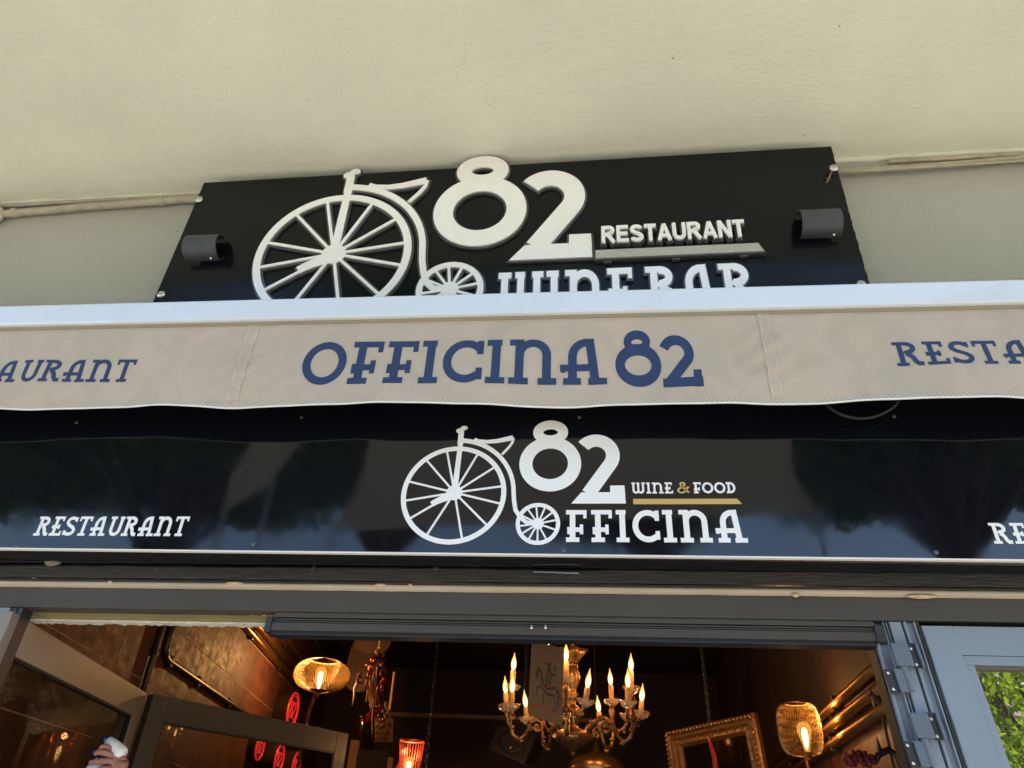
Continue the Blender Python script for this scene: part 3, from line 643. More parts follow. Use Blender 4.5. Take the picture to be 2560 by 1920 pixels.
# hem: rolled edge and zigzag stitching
hem = MB(); zz = MB()
hp = []; zp = []
x = -3.0; i = 0
while x < 2.2:
    zp.append(mval(x, zbot(x) + (.0055 if i % 2 else .0135), .0012)); x += .0075; i += 1
    if i % 3 == 0: hp.append(Vector((x, vy(x, zbot(x)) - .0008, zbot(x) + .0005)))
hem.tube(hp, .0036, 6).build('hem', M_THREAD, val, smooth=True)
zz.tube(zp, .00105, 4).build('hem_stitching', M_THREAD, val)
for s, dx in ((-1.212, .034), (.561, .028)):
    for k in (0, 1):
        st = MB(); z = ztop(s) - .004
        while z > zbot(s) + .02:
            st.tube([mval(s + k * dx, z, .0012), mval(s + k * dx, z - .0075, .0012)], .0009, 4); z -= .0105
        st.build('seam_stitching', M_THREAD, val)
    vs = [mval(s - .006, ztop(s) - i * .325 / 20, .0016) for i in range(21)] + [mval(s + dx + .004, ztop(s) - i * .325 / 20, .0016) for i in range(21)]
    MB().add(vs, [(i, i + 1, 22 + i, 21 + i) for i in range(20)]).build('seam', M_CLOTH, val, smooth=True)
text('OFFICINA', -.978, .052, 2.885, 3.062, mval, M_BLUE, val, .0003, .0013, t=.17, gap=.075, step=.08, yslope=-.016)
text('82', .082, .356, 2.853, 3.060, mval, M_BLUE, val, .0003, .0013, t=.15, gap=-.02, step=.08, scale8=1.06, yslope=-.02)
text('RESTAURANT', -2.44, -1.602, 2.930, 3.022, mval, M_BLUE, val, .0003, .0013, t=.155, gap=.10, step=.1, yslope=-.012)
text('RESTAURANT', .948, 1.79, 2.908, 2.998, mval, M_BLUE, val, .0003, .0013, t=.155, gap=.10, step=.1, yslope=-.012)

# ================================================================== FASCIA SIGN
FY = -0.17; FK = (2.2 + FY) / 2.12             # the letter positions below were measured at y = -0.08
def fp(x, z, h): return Vector((x * FK, FY - h, 1.6 + (z - 1.6) * FK))
fa = thing('fascia_signboard', (-.35, -.04, 2.37), 'long glossy black fascia sign with white penny farthing, 82, WINE & FOOD and OFFICINA', 'sign')
def fz(x): return 1.6 + (.7735 - .0058 * (x / FK + .25)) * FK
def panel(x0, x1, name='panel'):
    yb = -.055; vs = [(x0, FY, fz(x0)), (x1, FY, fz(x1)), (x1, FY, 3.06), (x0, FY, 3.06), (x0, yb, fz(x0)), (x1, yb, fz(x1)), (x1, yb, 3.06), (x0, yb, 3.06)]
    return MB().add(vs, [(0, 1, 2, 3), (7, 6, 5, 4), (0, 4, 5, 1), (3, 2, 6, 7), (0, 3, 7, 4), (1, 5, 6, 2)]).build(name, M_NAVY, fa)
panel(-3.5, 3.1)
for x in (-3.2, -1.6, 0.2, 1.8): MB().box(x, x + .05, -.0545, -.001, 2.5, 2.95).build('mounting_batten', M_DARKALU, fa)
vs = []
for x in (-3.5, 3.1): vs += [(x, FY - .004, fz(x) - .0035), (x, FY + .01, fz(x) - .0035), (x, FY + .01, fz(x) - .0005), (x, FY - .004, fz(x) + .0015)]
MB().add(vs, [(0, 1, 2, 3), (7, 6, 5, 4), (0, 4, 5, 1), (1, 5, 6, 2), (2, 6, 7, 3), (3, 7, 4, 0)]).build('edge_trim', mat('white_edge_trim', (.72, .68, .64), .4), fa)
fh = at(1136, 1232, -.08)
def mfas(x, y, h): return fp(fh.x + x, fh.z + y, h)
bicycle_logo(mfas, M_VINYL, fa, .0, .0012)
text('FFICINA', fh.x + .365, fh.x + .915, fh.z - .168, fh.z - .062, fp, M_VINYL, fa, 0, .0012, t=.17, gap=.11, step=.2)
text('WINE', fh.x + .577, fh.x + .707, fh.z - .005, fh.z + .033, fp, M_VINYL, fa, 0, .0012, t=.17, gap=.10, step=.2)
text('&', fh.x + .720, fh.x + .760, fh.z - .005, fh.z + .035, fp, M_GOLD, fa, 0, .0012, t=.17, gap=.10, step=.2)
text('FOOD', fh.x + .771, fh.x + .903, fh.z - .005, fh.z + .033, fp, M_VINYL, fa, 0, .0012, t=.18, gap=.08, step=.2)
mb = MB(); solid_poly(mb, [(fh.x + .580, fh.z - .042), (fh.x + .915, fh.z - .042), (fh.x + .902, fh.z - .024), (fh.x + .580, fh.z - .024)], fp, 0, .0012); mb.build('underline', M_GOLD, fa)
text('RESTAURANT', -1.889, -1.345, 2.429, 2.498, fp, M_VINYL, fa, 0, .0015, t=.16, gap=.10, step=.2)
text('RESTAURANT', 1.164, 1.72, 2.414, 2.478, fp, M_VINYL, fa, 0, .0015, t=.16, gap=.10, step=.2)
for p in ((42, 1366), (633, 1360), (1409, 1375), (2340, 1381), (192, 1056), (754, 1043), (1448, 1043), (2235, 1041)):
    q = at(*p, FY); o = MB().lathe((q.x, FY + .0005, q.z), [(.0062, 0), (.0062, .0012), (.0045, .0024), (0, .0026)], 12, (0, -1, 0)).build('screw', mat('screw_dark', (.16, .14, .12), .4, metal=.8), fa)
    MB().box(q.x - .0035, q.x + .0035, FY - .0031, FY - .0022, q.z - .0006, q.z + .0006).build('screw_slot', M_RUBBER, o)
cb = MB(); pp = [at(2060 + 185 * t, 1004 + 42 * math.sin(math.pi * t) ** .7, -.205) for t in [i / 16 for i in range(17)]]
pp = [pp[0] + Vector((-.02, .02, .1))] + pp + [pp[-1] + Vector((.02, .02, .1))]
cab = cb.tube(pp, .0052, 8).build('hanging_cable', M_RUBBER, None, smooth=True); tag(cab, 'black cable loop hanging below the valance in front of the fascia', 'cable')

# ================================================================== DOOR HEAD: slot, beam, strip, casing
hd = thing('shopfront_lintel', (-.4, 0, 2.2), 'grey metal lintel casing with weathered dark beam and cream sealant strip under the fascia', 'lintel')
XL, XR = -3.4, 3.1
MB().box(XL, XR, -.030, .10, 2.355, 2.366).build('shutter_slot_lip', M_DARKALU, hd, bevel=.002)
MB().box(XL, XR, .045, .10, 2.335, 2.3545).build('shutter_bottom_rail', M_DARKALU, hd)
b = MB(); n = 120; vs = []; fs = []
for i in range(n + 1):
    x = XL + (XR - XL) * i / n; dz = random.uniform(-.0016, .0016); dy = random.uniform(-.0015, .0015)
    vs += [(x, -.034 + dy, 2.3005), (x, -.034 + dy, 2.340 + dz), (x, -.028 + dy, 2.347 + dz), (x, .044, 2.3495)]
for i in range(n):
    for j in range(3): a = i * 4 + j; fs.append((a, a + 4, a + 5, a + 1))
b.add(vs, fs).build('timber_beam', M_BEAM, hd)
MB().box(XL, XR, -.026, .04, 2.296, 2.2995).build('beam_underside', M_BEAM, hd)
vs = []; fs = []; n = 160
for i in range(n + 1):
    x = XL + (XR - XL) * i / n; w_ = .0115 + random.uniform(-.0006, .0006)
    for j in range(6):
        a = R(-80 + 160 * j / 5); vs.append((x, .003 - .022 * math.cos(a) , 2.2935 - .004 + w_ * math.sin(a)))
for i in range(n):
    for j in range(5): a = i * 6 + j; fs.append((a, a + 6, a + 7, a + 1))
MB().add(vs, fs).build('sealant_strip', M_STRIP, hd, smooth=True)
MB().box(-2.02, 3.1, 0.0, .055, 2.212, 2.279).build('casing', M_ANTH, hd, bevel=.003)
for px, py, sx in ((84, 1446, .016), (275, 1455, .012), (585, 1457, .045), (950, 1462, .028), (1025, 1462, .010), (1990, 1487, .014), (2305, 1490, .06)):
    q = at(px, py, -.02); mb = MB(); mb.sphere((q.x, -.015, q.z), 1, 10, 6, (sx * .75, .010, .006)); o = mb.build('foam_lump', M_FOAM, hd, smooth=True)
mb = MB(); q = at(1390, 1432, -.04); mb.tube([(q.x - .075, -.030, q.z + .004), (q.x - .068, -.048, q.z + .001), (q.x + .068, -.048, q.z - .003), (q.x + .075, -.030, q.z)],   .0045, 8); hnd = mb.build('pull_handle', mat('dull_steel', (.16, .18, .22), .35, metal=.8), hd, smooth=True)
for px in (395, 785, 1090):
    q = at(px, 1424, -.03); MB().lathe((q.x, -.0305, q.z + .004), [(.009, -.002), (.009, .006), (.006, .008)], 10, (0, -1, 0)).build('bolt', M_DARKALU, hd)
q = at(128, 1402, -.04); MB().sphere((q.x, -.028, q.z), 1, 10, 6, (.03, .02, .018)).build('foam_lump', mat('grey_putty', (.2, .17, .14), .9, bump=.6, bscale=80), hd, smooth=True)
MB().box(XL, -2.03, .01, .06, 0.0, 2.3).build('pier_cladding', M_DARKALU, hd)
# raw plaster edge and olive strip above the left doors
p0, p1 = at(45, 1524, .075), at(690, 1530, .075)
MB().box(-2.02, p1.x, .058, .075, 2.193, 2.2115).build('olive_lintel', M_OLIVE, hd)
vs = []; fs = []; n = 70
for i in range(n + 1):
    x = -2.02 + (p1.x + 2.02) * i / n; vs += [(x, .070, 2.1925), (x, .070, 2.187 + random.uniform(-.0022, .0022)), (x, .12, 2.190 + random.uniform(-.003, .003))]
for i in range(n):
    a = i * 3; fs += [(a, a + 3, a + 4, a + 1), (a + 1, a + 4, a + 5, a + 2)]
MB().add(vs, fs).build('raw_plaster_edge', M_RAWPL, hd)

# roller screen cassette under the head
sx0, sx1 = at(690, 1545, .03).x, at(2178, 1570, .03).x
scn = thing('screen_cassette', ((sx0 + sx1) / 2, .04, 2.15), 'long grey ribbed roller screen cassette mounted under the door head', 'screen')
for nm, y0, y1, z0, z1, m in (('top_rail', .012, .07, 2.1965, 2.2112, M_ANTH), ('groove', .026, .07, 2.1935, 2.1963, M_RUBBER), ('rib', .016, .07, 2.1885, 2.1933, M_ANTH), ('groove', .028, .07, 2.1862, 2.1883, M_RUBBER),
                          ('rib', .014, .07, 2.1815, 2.186, M_ANTH), ('groove', .028, .07, 2.1795, 2.1813, M_RUBBER), ('lower_rail', .010, .07, 2.155, 2.1793, M_ANTH), ('brush_seal', .018, .07, 2.146, 2.1548, M_RUBBER), ('bottom_lip', .014, .07, 2.1425, 2.1458, M_DARKALU)):
    MB().box(sx0, sx1, y0, y1, z0, z1).build(nm, m, scn, bevel=.0012 if m is M_ANTH else 0)
MB().box(sx0 - .022, sx0 - .0005, .006, .075, 2.148, 2.196).build('end_cap', M_DARKALU, scn, bevel=.003)
MB().box(sx1 + .0005, sx1 + .03, .006, .075, 2.150, 2.2005).build('end_cap', M_DARKALU, scn, bevel=.003)
for px in (1329, 1364):
    q = at(px, 1570, .008); o = MB().sphere((q.x, .006, q.z), .0055, 8, 6).build('catch_pin', M_STEEL, scn, smooth=True)
    MB().tube([(q.x, .010, q.z + .008), (q.x, .004, q.z + .004)], .003, 6).build('catch_eye', M_STEEL, o)

# ================================================================== RIGHT SIDE: jamb, hinges, glazed leaf
jb = thing('door_jamb', (.88, .03, 0), 'blue grey aluminium door jamb with ribbed profiles on the right', 'door frame')
def vbar(name, x0, x1, y0, y1, m, z1=2.2105, parent=jb, sl=0.058, z0=0.02, bevel=.0015):
    """vertical profile that leans outwards a little towards the ground, as the jamb in the photograph does"""
    vs = []
    for z in (z0, z1):
        o = (z1 - z) * sl
        vs += [(x0 + o, y0, z), (x1 + o, y0, z), (x1 + o, y1, z), (x0 + o, y1, z)]
    return MB().add(vs, [(0, 3, 2, 1), (4, 5, 6, 7), (0, 1, 5, 4), (1, 2, 6, 5), (2, 3, 7, 6), (3, 0, 4, 7)]).build(name, m, parent, bevel=bevel)
jx = at(2176, 1590, .03).x
W = [('rubber_seal', .000, .006, .034, .09, M_RUBBER), ('lip', .0065, .014, .020, .09, M_BLUEGREY), ('web', .0145, .036, .030, .09, M_BLUEGREY), ('ridge', .0365, .041, .016, .09, M_BLUEGREY), ('groove', .0415, .045, .030, .09, M_RUBBER),
     ('ridge', .0455, .049, .016, .09, M_BLUEGREY), ('ridge', .0495, .0535, .022, .09, M_ANTH), ('face', .054, .086, .010, .09, M_BLUEGREY), ('groove', .0865, .091, .030, .09, M_RUBBER), ('tube', .0915, .099, .006, .09, M_BLUEGREY),
     ('web', .0995, .118, .018, .09, M_BLUEGREY), ('ridge', .1185, .123, .004, .09, M_BLUEGREY), ('groove', .1235, .126, .018, .09, M_RUBBER), ('ridge', .1265, .131, .004, .09, M_ANTH), ('groove', .1315, .1345, .02, .09, M_RUBBER)]
for nm, a, b_, y0, y1, m in W: vbar(nm, jx + a, jx + b_, y0, y1, m)
lf = thing('glazed_door_leaf', (1.3, .0, 0), 'blue grey glazed door leaf at the right edge with foliage mirrored in its glass', 'door')
LX = jx + .1355
def lean(z): return (2.2105 - z) * .058
vbar('stile', LX, LX + .082, -.004, .05, M_BLUEGREY, 2.197, lf)
MB().box(LX + .0825, LX + .95, -.004, .05, 2.118, 2.197).build('top_rail', M_BLUEGREY, lf, bevel=.002)
vbar('glazing_bead', LX + .0835, LX + .088, .003, .05, M_RUBBER, 2.1175, lf)
vbar('glazing_bead', LX + .0885, LX + .113, .000, .045, M_BLUEGREY, 2.092, lf)
MB().box(LX + .0885, LX + .95, .000, .045, 2.0925, 2.1172).build('glazing_bead', M_BLUEGREY, lf, bevel=.0015)
MB().box(LX + .115, LX + .95, .004, .03, 2.083, 2.0922).build('gasket', mat('brown_gasket', (.10, .075, .06), .6), lf)
vbar('gasket', LX + .1135, LX + .117, .006, .04, M_RUBBER, 2.083, lf)
z0 = .3
MB().add([(LX + .10, .022, 2.09), (LX + .95, .022, 2.09), (LX + .95, .022, z0), (LX + .10 + (2.09 - z0) * .058, .022, z0)], [(0, 1, 2, 3)]).build('pane', M_GLASSR, lf)
MB().box(LX + .95, LX + 1.03, -.004, .05, .02, 2.197).build('stile', M_BLUEGREY, lf, bevel=.002)
MB().box(LX + .19, LX + .95, -.004, .05, .06, .30).build('bottom_rail', M_BLUEGREY, lf, bevel=.002)
M_HINGE = mat('hinge_bluegrey', (0.10, 0.125, 0.165), 0.36, var=.06)
def hinge(pu, pl, label):
    a, b_ = at(pu[0], pu[1], -.012), at(pl[0], pl[1], -.012)
    def shear(mb):
        mb.v = [(v[0] - (v[2] - a.z) * .10, v[1], v[2]) for v in mb.v]; return mb
    mb = MB(); mb.box(a.x - .032, a.x + .014, -.022, -.006, a.z - .031, a.z + .031); t = shear(mb).build('hinge', M_HINGE, lf, bevel=.003); t['label'] = label
    mb = MB(); mb.box(a.x + .0145, a.x + .034, -.013, -.005, a.z - .034, a.z + .034); shear(mb).build('screw_flange', M_DARKALU, t, bevel=.003)
    mb = MB(); mb.box(a.x + .0345, a.x + .041, -.022, -.005, a.z - .034, a.z + .034); shear(mb).build('flange_lip', M_HINGE, t, bevel=.002)
    mb = MB(); mb.box(b_.x - .006, b_.x + .016, -.020, -.004, b_.z - .032, b_.z + .028); shear(mb).build('lower_plate', M_HINGE, t, bevel=.002)
    mb = MB(); mb.tube([(b_.x + .024, -.014, b_.z - .030), (b_.x + .024, -.014, b_.z + .034)], .0085, 14); shear(mb).build('knuckle', M_HINGE, t, smooth=False)
    mb = MB(); mb.box(b_.x - .030, b_.x - .0065, -.013, -.004, b_.z - .036, b_.z + .028); shear(mb).build('screw_flange', M_DARKALU, t, bevel=.003)
    for dz in (-.024, .018):
        mb = MB(); mb.lathe((b_.x - .022, -.0132, b_.z + dz), [(.0042, 0), (.0042, .0015), (.002, .003)], 10, (0, -1, 0)); shear(mb).build('screw', M_STEEL, t)
        mb = MB(); mb.lathe((a.x + .022, -.0132, a.z + dz), [(.0042, 0), (.0042, .0015), (.002, .003)], 10, (0, -1, 0)); shear(mb).build('screw', M_STEEL, t)
hinge((2262, 1638), (2240, 1700), 'upper blue grey door hinge on the right jamb')
hinge((2312, 1815), (2290, 1883), 'lower blue grey door hinge on the right jamb')

# ================================================================== LEFT BIFOLD LEAVES
def leaf(name, a, b_, label, m, ztop_=2.186, th=.05, side=1, rail=.115, stile=.095):
    a, b_ = Vector((a[0], a[1], 0)), Vector((b_[0], b_[1], 0)); u = (b_ - a).normalized(); n = Vector((u.y, -u.x, 0)) * side; L = (b_ - a).length; Z = Vector((0, 0, 1))
    t = thing(name, tuple((a + b_) / 2), label, 'door', 'folded door leaves on the left')
    def bx(nm, s0, s1, d0, d1, z0, z1, mm, bv=.003): return MB().obox(a + u * s0 + n * d0 + Z * z0, u * (s1 - s0), n * (d1 - d0), Z * (z1 - z0)).build(nm, mm, t, bevel=bv)
    bx('top_rail', stile + .0005, L - stile - .0005, -th, 0, ztop_ - rail, ztop_, m); bx('bottom_rail', stile + .0005, L - stile - .0005, -th, 0, .04, .26, m)
    bx('stile', 0, stile, -th, 0, .04, ztop_, m); bx('stile', L - stile, L, -th, 0, .04, ztop_, m)
    bx('glazing_gasket', stile, L - stile, -.030, -.006, ztop_ - rail - .008, ztop_ - rail - .0005, M_RUBBER, 0); bx('glazing_gasket', stile + .0005, stile + .008, -.030, -.006, .262, ztop_ - rail - .009, M_RUBBER, 0); bx('glazing_gasket', L - stile - .008, L - stile - .0005, -.030, -.006, .262, ztop_ - rail - .009, M_RUBBER, 0)
    g = a + n * -.018
    MB().add([g + u * stile + Z * .26, g + u * (L - stile) + Z * .26, g + u * (L - stile) + Z * (ztop_ - rail), g + u * stile + Z * (ztop_ - rail)], [(0, 1, 2, 3)]).build('pane', M_GLASS, t)
    return t, a, u, n, L
A0 = onplane(31, 1527, (0, 0, 2.186), (0, 0, 1)); A1 = onplane(367, 1733, (0, 0, 2.186), (0, 0, 1)); A2 = onplane(872, 1834, (0, 0, 2.186), (0, 0, 1))
M_LEAF1 = mat('grey_leaf_paint', (.21, .185, .165), .42, var=.06, vscale=4)
l1, la, lu, ln, lL = leaf('folding_door_leaf', (A0.x, A0.y + .005), (A1.x, A1.y), 'grey glazed door leaf folded inward against the left wall, its glass being sprayed', M_LEAF1, side=1)
leaf('folding_door_leaf', (A1.x + .03, A1.y + .015), (A2.x, A2.y), 'dark grey glazed door leaf angled across the left of the doorway', M_ANTH, side=1)
jl = thing('door_jamb', (A0.x - .06, .03, 0), 'dark ribbed door jamb at the left edge', 'door frame')
for nm, a, b_, y0, m in (('face', -.10, -.058, .006, M_BLUEGREY), ('groove', -.0575, -.05, .02, M_RUBBER), ('ridge', -.0495, -.035, .008, M_ANTH), ('groove', -.0345, -.028, .02, M_RUBBER), ('ridge', -.0275, -.012, .006, M_DARKALU)):
    MB().box(A0.x + a, A0.x + b_, y0, .055, .02, 2.2105).build(nm, m, jl)

# spray mist droplets on the glass of the near leaf
mb = MB(); rnd = random.Random(3)
cs = None
def onleaf(px, py): return onplane(px, py, la + ln * -.017, ln)
c0 = onleaf(106, 1775)
for i in range(1000):
    if i < 800: r_ = math.sqrt(rnd.random()) * .95 + rnd.gauss(0, .06); a = rnd.uniform(0, 6.283); p = onleaf(103 + 40 * r_ * math.cos(a) + 18 * r_ * math.sin(a), 1778 - 62 * r_ * math.sin(a))
    else: p = onleaf(rnd.uniform(5, 30) + rnd.gauss(0, 6), rnd.uniform(1670, 1760))
    s = rnd.uniform(.0005, .0013); mb.sphere(p + ln * .002, s, 4, 2)
dr = mb.build('spray_droplets', mat('water_drop', (.26, .19, .14), .15, coat=.5), l1); dr['kind'] = 'stuff'

# ================================================================== INTERIOR SHELL
LN = Vector((1, .189, 0)).normalized(); LD = Vector((-.189, 1, 0)).normalized()   # left wall normal, direction
L0 = Vector((-2.1, 0, 0))
RN = Vector((-1, .0716, 0)).normalized(); RD = Vector((.0716, 1, 0)).normalized()
R0 = Vector((.985, .10, 0))
def onL(px, py, off=0.0): return onplane(px, py, L0 + LN * off, LN)
def onR(px, py, off=0.0): return onplane(px, py, R0 + RN * off, RN)
YB = 7.6
wl = struct(MB().obox(L0 + LD * .06 - LN * .12, LD * 8.2, LN * .118, Vector((0, 0, 3.6))).build('wall_left', M_GROUT))
# large brown boards in rows, pale joints between
rows = 11; hgt = 3.55 / rows
for r_ in range(rows):
    zc0 = .03 + r_ * hgt * 1.0
    if zc0 + hgt < 1.75: continue
    s = .06 + (r_ % 2) * .6 - .6
    while s < 8.1:
        s0, s1 = max(.06, s), min(8.2, s + 1.2)
        if s1 - s0 > .05:
            MB().obox(L0 + LD * (s0 + .002) - LN * .0018 + Vector((0, 0, zc0 + .0035)), LD * (s1 - s0 - .006), LN * (.0020 + random.uniform(0, .0003)), Vector((0, 0, hgt - .007))).build('wall_board', M_BROWN, wl)
        s += 1.2
MB().obox(L0 + LD * .06 - LN * .0195 + Vector((0, 0, .02)), LD * 8.1, LN * .0195, Vector((0, 0, 1.58))).build('lower_wall_board', M_BROWN, wl)
wr = struct(MB().obox(R0 - RN * .12, RD * 8.0, RN * .118, Vector((0, 0, 3.6))).build('wall_right', M_GROUT))
for r_ in range(9, 22):
    zc0 = .03 + r_ * .17
    s = .0 + (r_ % 2) * .35 - .35
    if zc0 > 2.17: break
    while s < 8:
        s0, s1 = max(0, s), min(8, s + .7)
        if s1 - s0 > .04: MB().obox(R0 + RD * (s0 + .002) - RN * .0018 + Vector((0, 0, zc0 + .002)), RD * (s1 - s0 - .004), RN * (.0020 + random.uniform(0, .0003)), Vector((0, 0, .17 - .004))).build('wall_board', M_BROWN, wr)
        s += .7
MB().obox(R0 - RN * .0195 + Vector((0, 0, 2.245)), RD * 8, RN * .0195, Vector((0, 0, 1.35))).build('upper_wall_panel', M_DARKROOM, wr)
MB().obox(R0 - RN * .0195 + Vector((0, 0, .02)), RD * 8, RN * .0195, Vector((0, 0, 1.535))).build('lower_wall_panel', M_BROWN, wr)
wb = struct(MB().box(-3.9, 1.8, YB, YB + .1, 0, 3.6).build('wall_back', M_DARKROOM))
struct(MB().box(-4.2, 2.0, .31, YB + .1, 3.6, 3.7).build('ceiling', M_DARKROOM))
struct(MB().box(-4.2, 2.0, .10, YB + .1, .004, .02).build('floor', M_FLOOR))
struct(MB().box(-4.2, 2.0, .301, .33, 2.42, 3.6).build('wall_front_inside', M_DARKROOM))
struct(MB().box(-2.4, -2.17, .301, .33, 0.02, 2.42).build('wall_front_return', M_DARKROOM))
struct(MB().box(1.12, 3.2, .42, .46, .02, 2.42).build('wall_behind_leaf', M_BROWN))
struct(MB().box(3.16, 3.2, .10, .419, .02, 2.42).build('wall_leaf_return', M_BROWN))
bmq0, bmq1 = at(975, 1782, YB), at(1400, 1806, YB)
tag(MB().box(bmq0.x, bmq1.x + .6, YB - .08, YB - .001, bmq1.z, bmq0.z).build('wooden_beam', M_WOODL, None, bevel=.006), 'brown wooden beam across the dark back wall', 'beam')

# pipes on the left wall
def pipe(nm, pts, r_, m, label, clips=(), n=10, wall='L'):
    t = thing(nm, tuple(pts[0]), label, 'pipe'); MB().tube(pts, r_, n).build('pipe_run', m, t, smooth=True)
    nn = LN if wall == 'L' else RN
    for cpt in clips:
        MB().obox(Vector(cpt) - nn * .035 - Vector((0, .014, r_ * 1.6)), nn * .05, Vector((0, .028, 0)), Vector((0, 0, r_ * 3.2))).build('pipe_clip', M_BLACKPIPE, t, bevel=.003)
    return t
a, b_ = onL(415, 1538, .02), onL(355, 1720, .02); x_ = (a + b_) / 2
pipe('black_conduit', [Vector((a.x, a.y, 3.5)), a, Vector((a.x, a.y, 1.2))], .016, M_BLACKPIPE, 'straight black conduit running down the left brown wall', [Vector((a.x, a.y, 2.44))])
p1, p2, p3 = onL(439, 1535, .02), onL(420, 1635, .02), onL(627, 1785, .02)
zc = p2.z - .03
pipe('black_conduit', [Vector((p1.x, p1.y, 3.5)), Vector((p1.x, p1.y, zc + .12)), Vector((p1.x, p1.y, zc + .05)) + LD * .008, Vector((p1.x, p1.y, zc + .012)) + LD * .035, Vector((p1.x, p1.y, zc)) + LD * .09] + [Vector((p1.x, p1.y, zc)) + LD * q for q in (.4, 1.0, 2.0, 4.0)], .020, M_BLACKPIPE,
     'black conduit bending to run along the left brown wall', [Vector((p1.x, p1.y, zc)) + LD * q for q in (.12, .7, 1.5)])
b0 = onL(600, 1558, .03); b1_ = onL(733, 1702, .03)
for dz, r_, lab in ((.0, .026, 'lowest brass pipe along the top of the left wall'), (.095, .026, 'middle brass pipe along the top of the left wall'), (.20, .022, 'topmost brass pipe along the top of the left wall')):
    o = b0 - LD * 2.2; pipe('brass_pipe', [Vector((o.x, o.y, 2.965 + dz)), Vector((o.x, o.y, 2.965 + dz)) + LD * 6.6], r_, M_BRASSPIPE, lab, [Vector((b0.x, b0.y, 2.965 + dz)) + LD * q for q in (.4, 1.6, 2.6)])
# pipes on the right wall
for k, (dz, r_, lab) in enumerate(((.012, .020, 'topmost brass pipe along the right wall'), (-.055, .022, 'middle brass pipe along the right wall'), (-.120, .020, 'lowest brass pipe along the right wall'))):
    z = 2.195 + dz; o = R0 + RN * .03 + RD * .05
    pipe('brass_pipe', [Vector((o.x, o.y, z)), Vector((o.x, o.y, z)) + RD * 6], r_, M_BRASSPIPE, lab, [Vector((o.x, o.y, z)) + RD * q for q in (1.15 + .1 * k, 2.6)], wall='R')
tag(MB().box(.965, 1.06, .62, .66, 2.125, 2.142).build('red_ribbon', M_REDCLOTH), 'red ribbon tied over the brass pipes beside the right jamb', 'ribbon')
pq = onR(2196, 1745, .03)
cbx = thing('wall_cable', tuple(pq), 'black plug and cable hanging down the right brown wall', 'cable')
MB().lathe(pq + Vector((0, 0, -.03)), [(.008, -.03), (.012, -.02), (.014, .0), (.022, .004), (.024, .02), (.018, .045), (.008, .05)], 10).build('plug', M_RUBBER, cbx, smooth=True)
MB().tube([pq + Vector((0, 0, -.05)), pq + Vector((.004, .01, -.25)), pq + Vector((.012, .02, -.6)), pq + Vector((.012, .02, -1.4))], .005, 6).build('cord', M_RUBBER, cbx)
# red bow on a bracket at the bottom right
bq = at(2148, 1900, .60); bw = thing('red_bow', tuple(bq), 'dark red cloth bow on the right wall under the brass pipes', 'bow')
for sx in (-1, 1):
    mb = MB(); mb.sphere(bq + Vector((sx * .026, 0, .0)), .030, 24, 16, (.9, .6, .7)); mb.sphere(bq + Vector((sx * .012, -.006, .014)), .018, 16, 12, (1, .6, .9)); mb.v = [(v[0] + .003 * math.sin(v[2] * 400), v[1] + .006 * math.sin(v[0] * 330 + v[2] * 120), v[2] + .004 * math.sin(v[0] * 310) + .003 * math.sin(v[2] * 410 + v[0] * 190)) for v in mb.v]; mb.build('loop', M_REDCLOTH, bw, smooth=True)
MB().sphere(bq + Vector((0, -.014, .003)), .011, 10, 6).build('knot', M_REDCLOTH, bw, smooth=True)
hq = at(2215, 1885, .62); hk = thing('iron_hook', tuple(hq), 'black iron wall hook beside the red bow', 'hook')
MB().tube([hq + Vector((-.05, 0, -.03)), hq + Vector((-.02, 0, .0)), hq + Vector((.01, 0, .012)), hq + Vector((.035, 0, .0)), hq + Vector((.045, 0, -.05)), hq + Vector((.045, .0, -.3))], .011, 8).build('arm', M_BLACKPIPE, hk, smooth=True)
MB().lathe(hq + Vector((-.018, 0, 0)), [(.012, 0), (.006, .03), (0, .06)], 8).build('spike', M_BLACKPIPE, hk)

# ================================================================== LAMPS
def add_light(nm, loc, watts, colr, rad, parent):
    l = bpy.data.lights.new(nm, 'POINT'); l.energy = watts; l.color = colr; l.shadow_soft_size = rad
    o = bpy.data.objects.new(nm, l); col.objects.link(o); o.parent = parent; o.matrix_parent_inverse = Matrix.Translation(-root_loc(parent)); o.location = loc; return o
def mesh_shade(mb, c, prof, cols, wire=.0011):
    """diamond wire mesh over a lathed profile"""
    c = Vector(c); rows_ = len(prof)
    def P(i, a): r_, h = prof[i]; return c + Vector((r_ * math.cos(a), r_ * math.sin(a), h))
    for sgn_ in (1, -1):
        for j in range(cols):
            pts = [P(i, 2 * math.pi * (j + sgn_ * i * .5) / cols) for i in range(rows_)]
            mb.tube(pts, wire, 3, caps=False)
    for i in (0, rows_ - 1):
        mb.tube([P(i, 2 * math.pi * k / 40) for k in range(40)], wire * 2.6, 5, closed=True)
def edison(c, s, parent):
    b = MB().lathe(c, [(.012 * s, -.062 * s), (.014 * s, -.045 * s), (.022 * s, -.015 * s), (.031 * s, .02 * s), (.030 * s, .042 * s), (.018 * s, .058 * s), (0, .062 * s)], 16).build('bulb', M_EDSHELL, parent, smooth=True)
    MB().lathe(c, [(.003 * s, -.05 * s), (.009 * s, -.03 * s), (.013 * s, .005 * s), (.011 * s, .028 * s), (.003 * s, .036 * s)], 10).build('filament', M_FIL, b, smooth=True)
    MB().lathe(c, [(.014 * s, -.10 * s), (.016 * s, -.09 * s), (.016 * s, -.064 * s), (.012 * s, -.06 * s)], 12).build('socket', M_GILTD, parent, smooth=True)
WARM = (1.0, .50, .17)
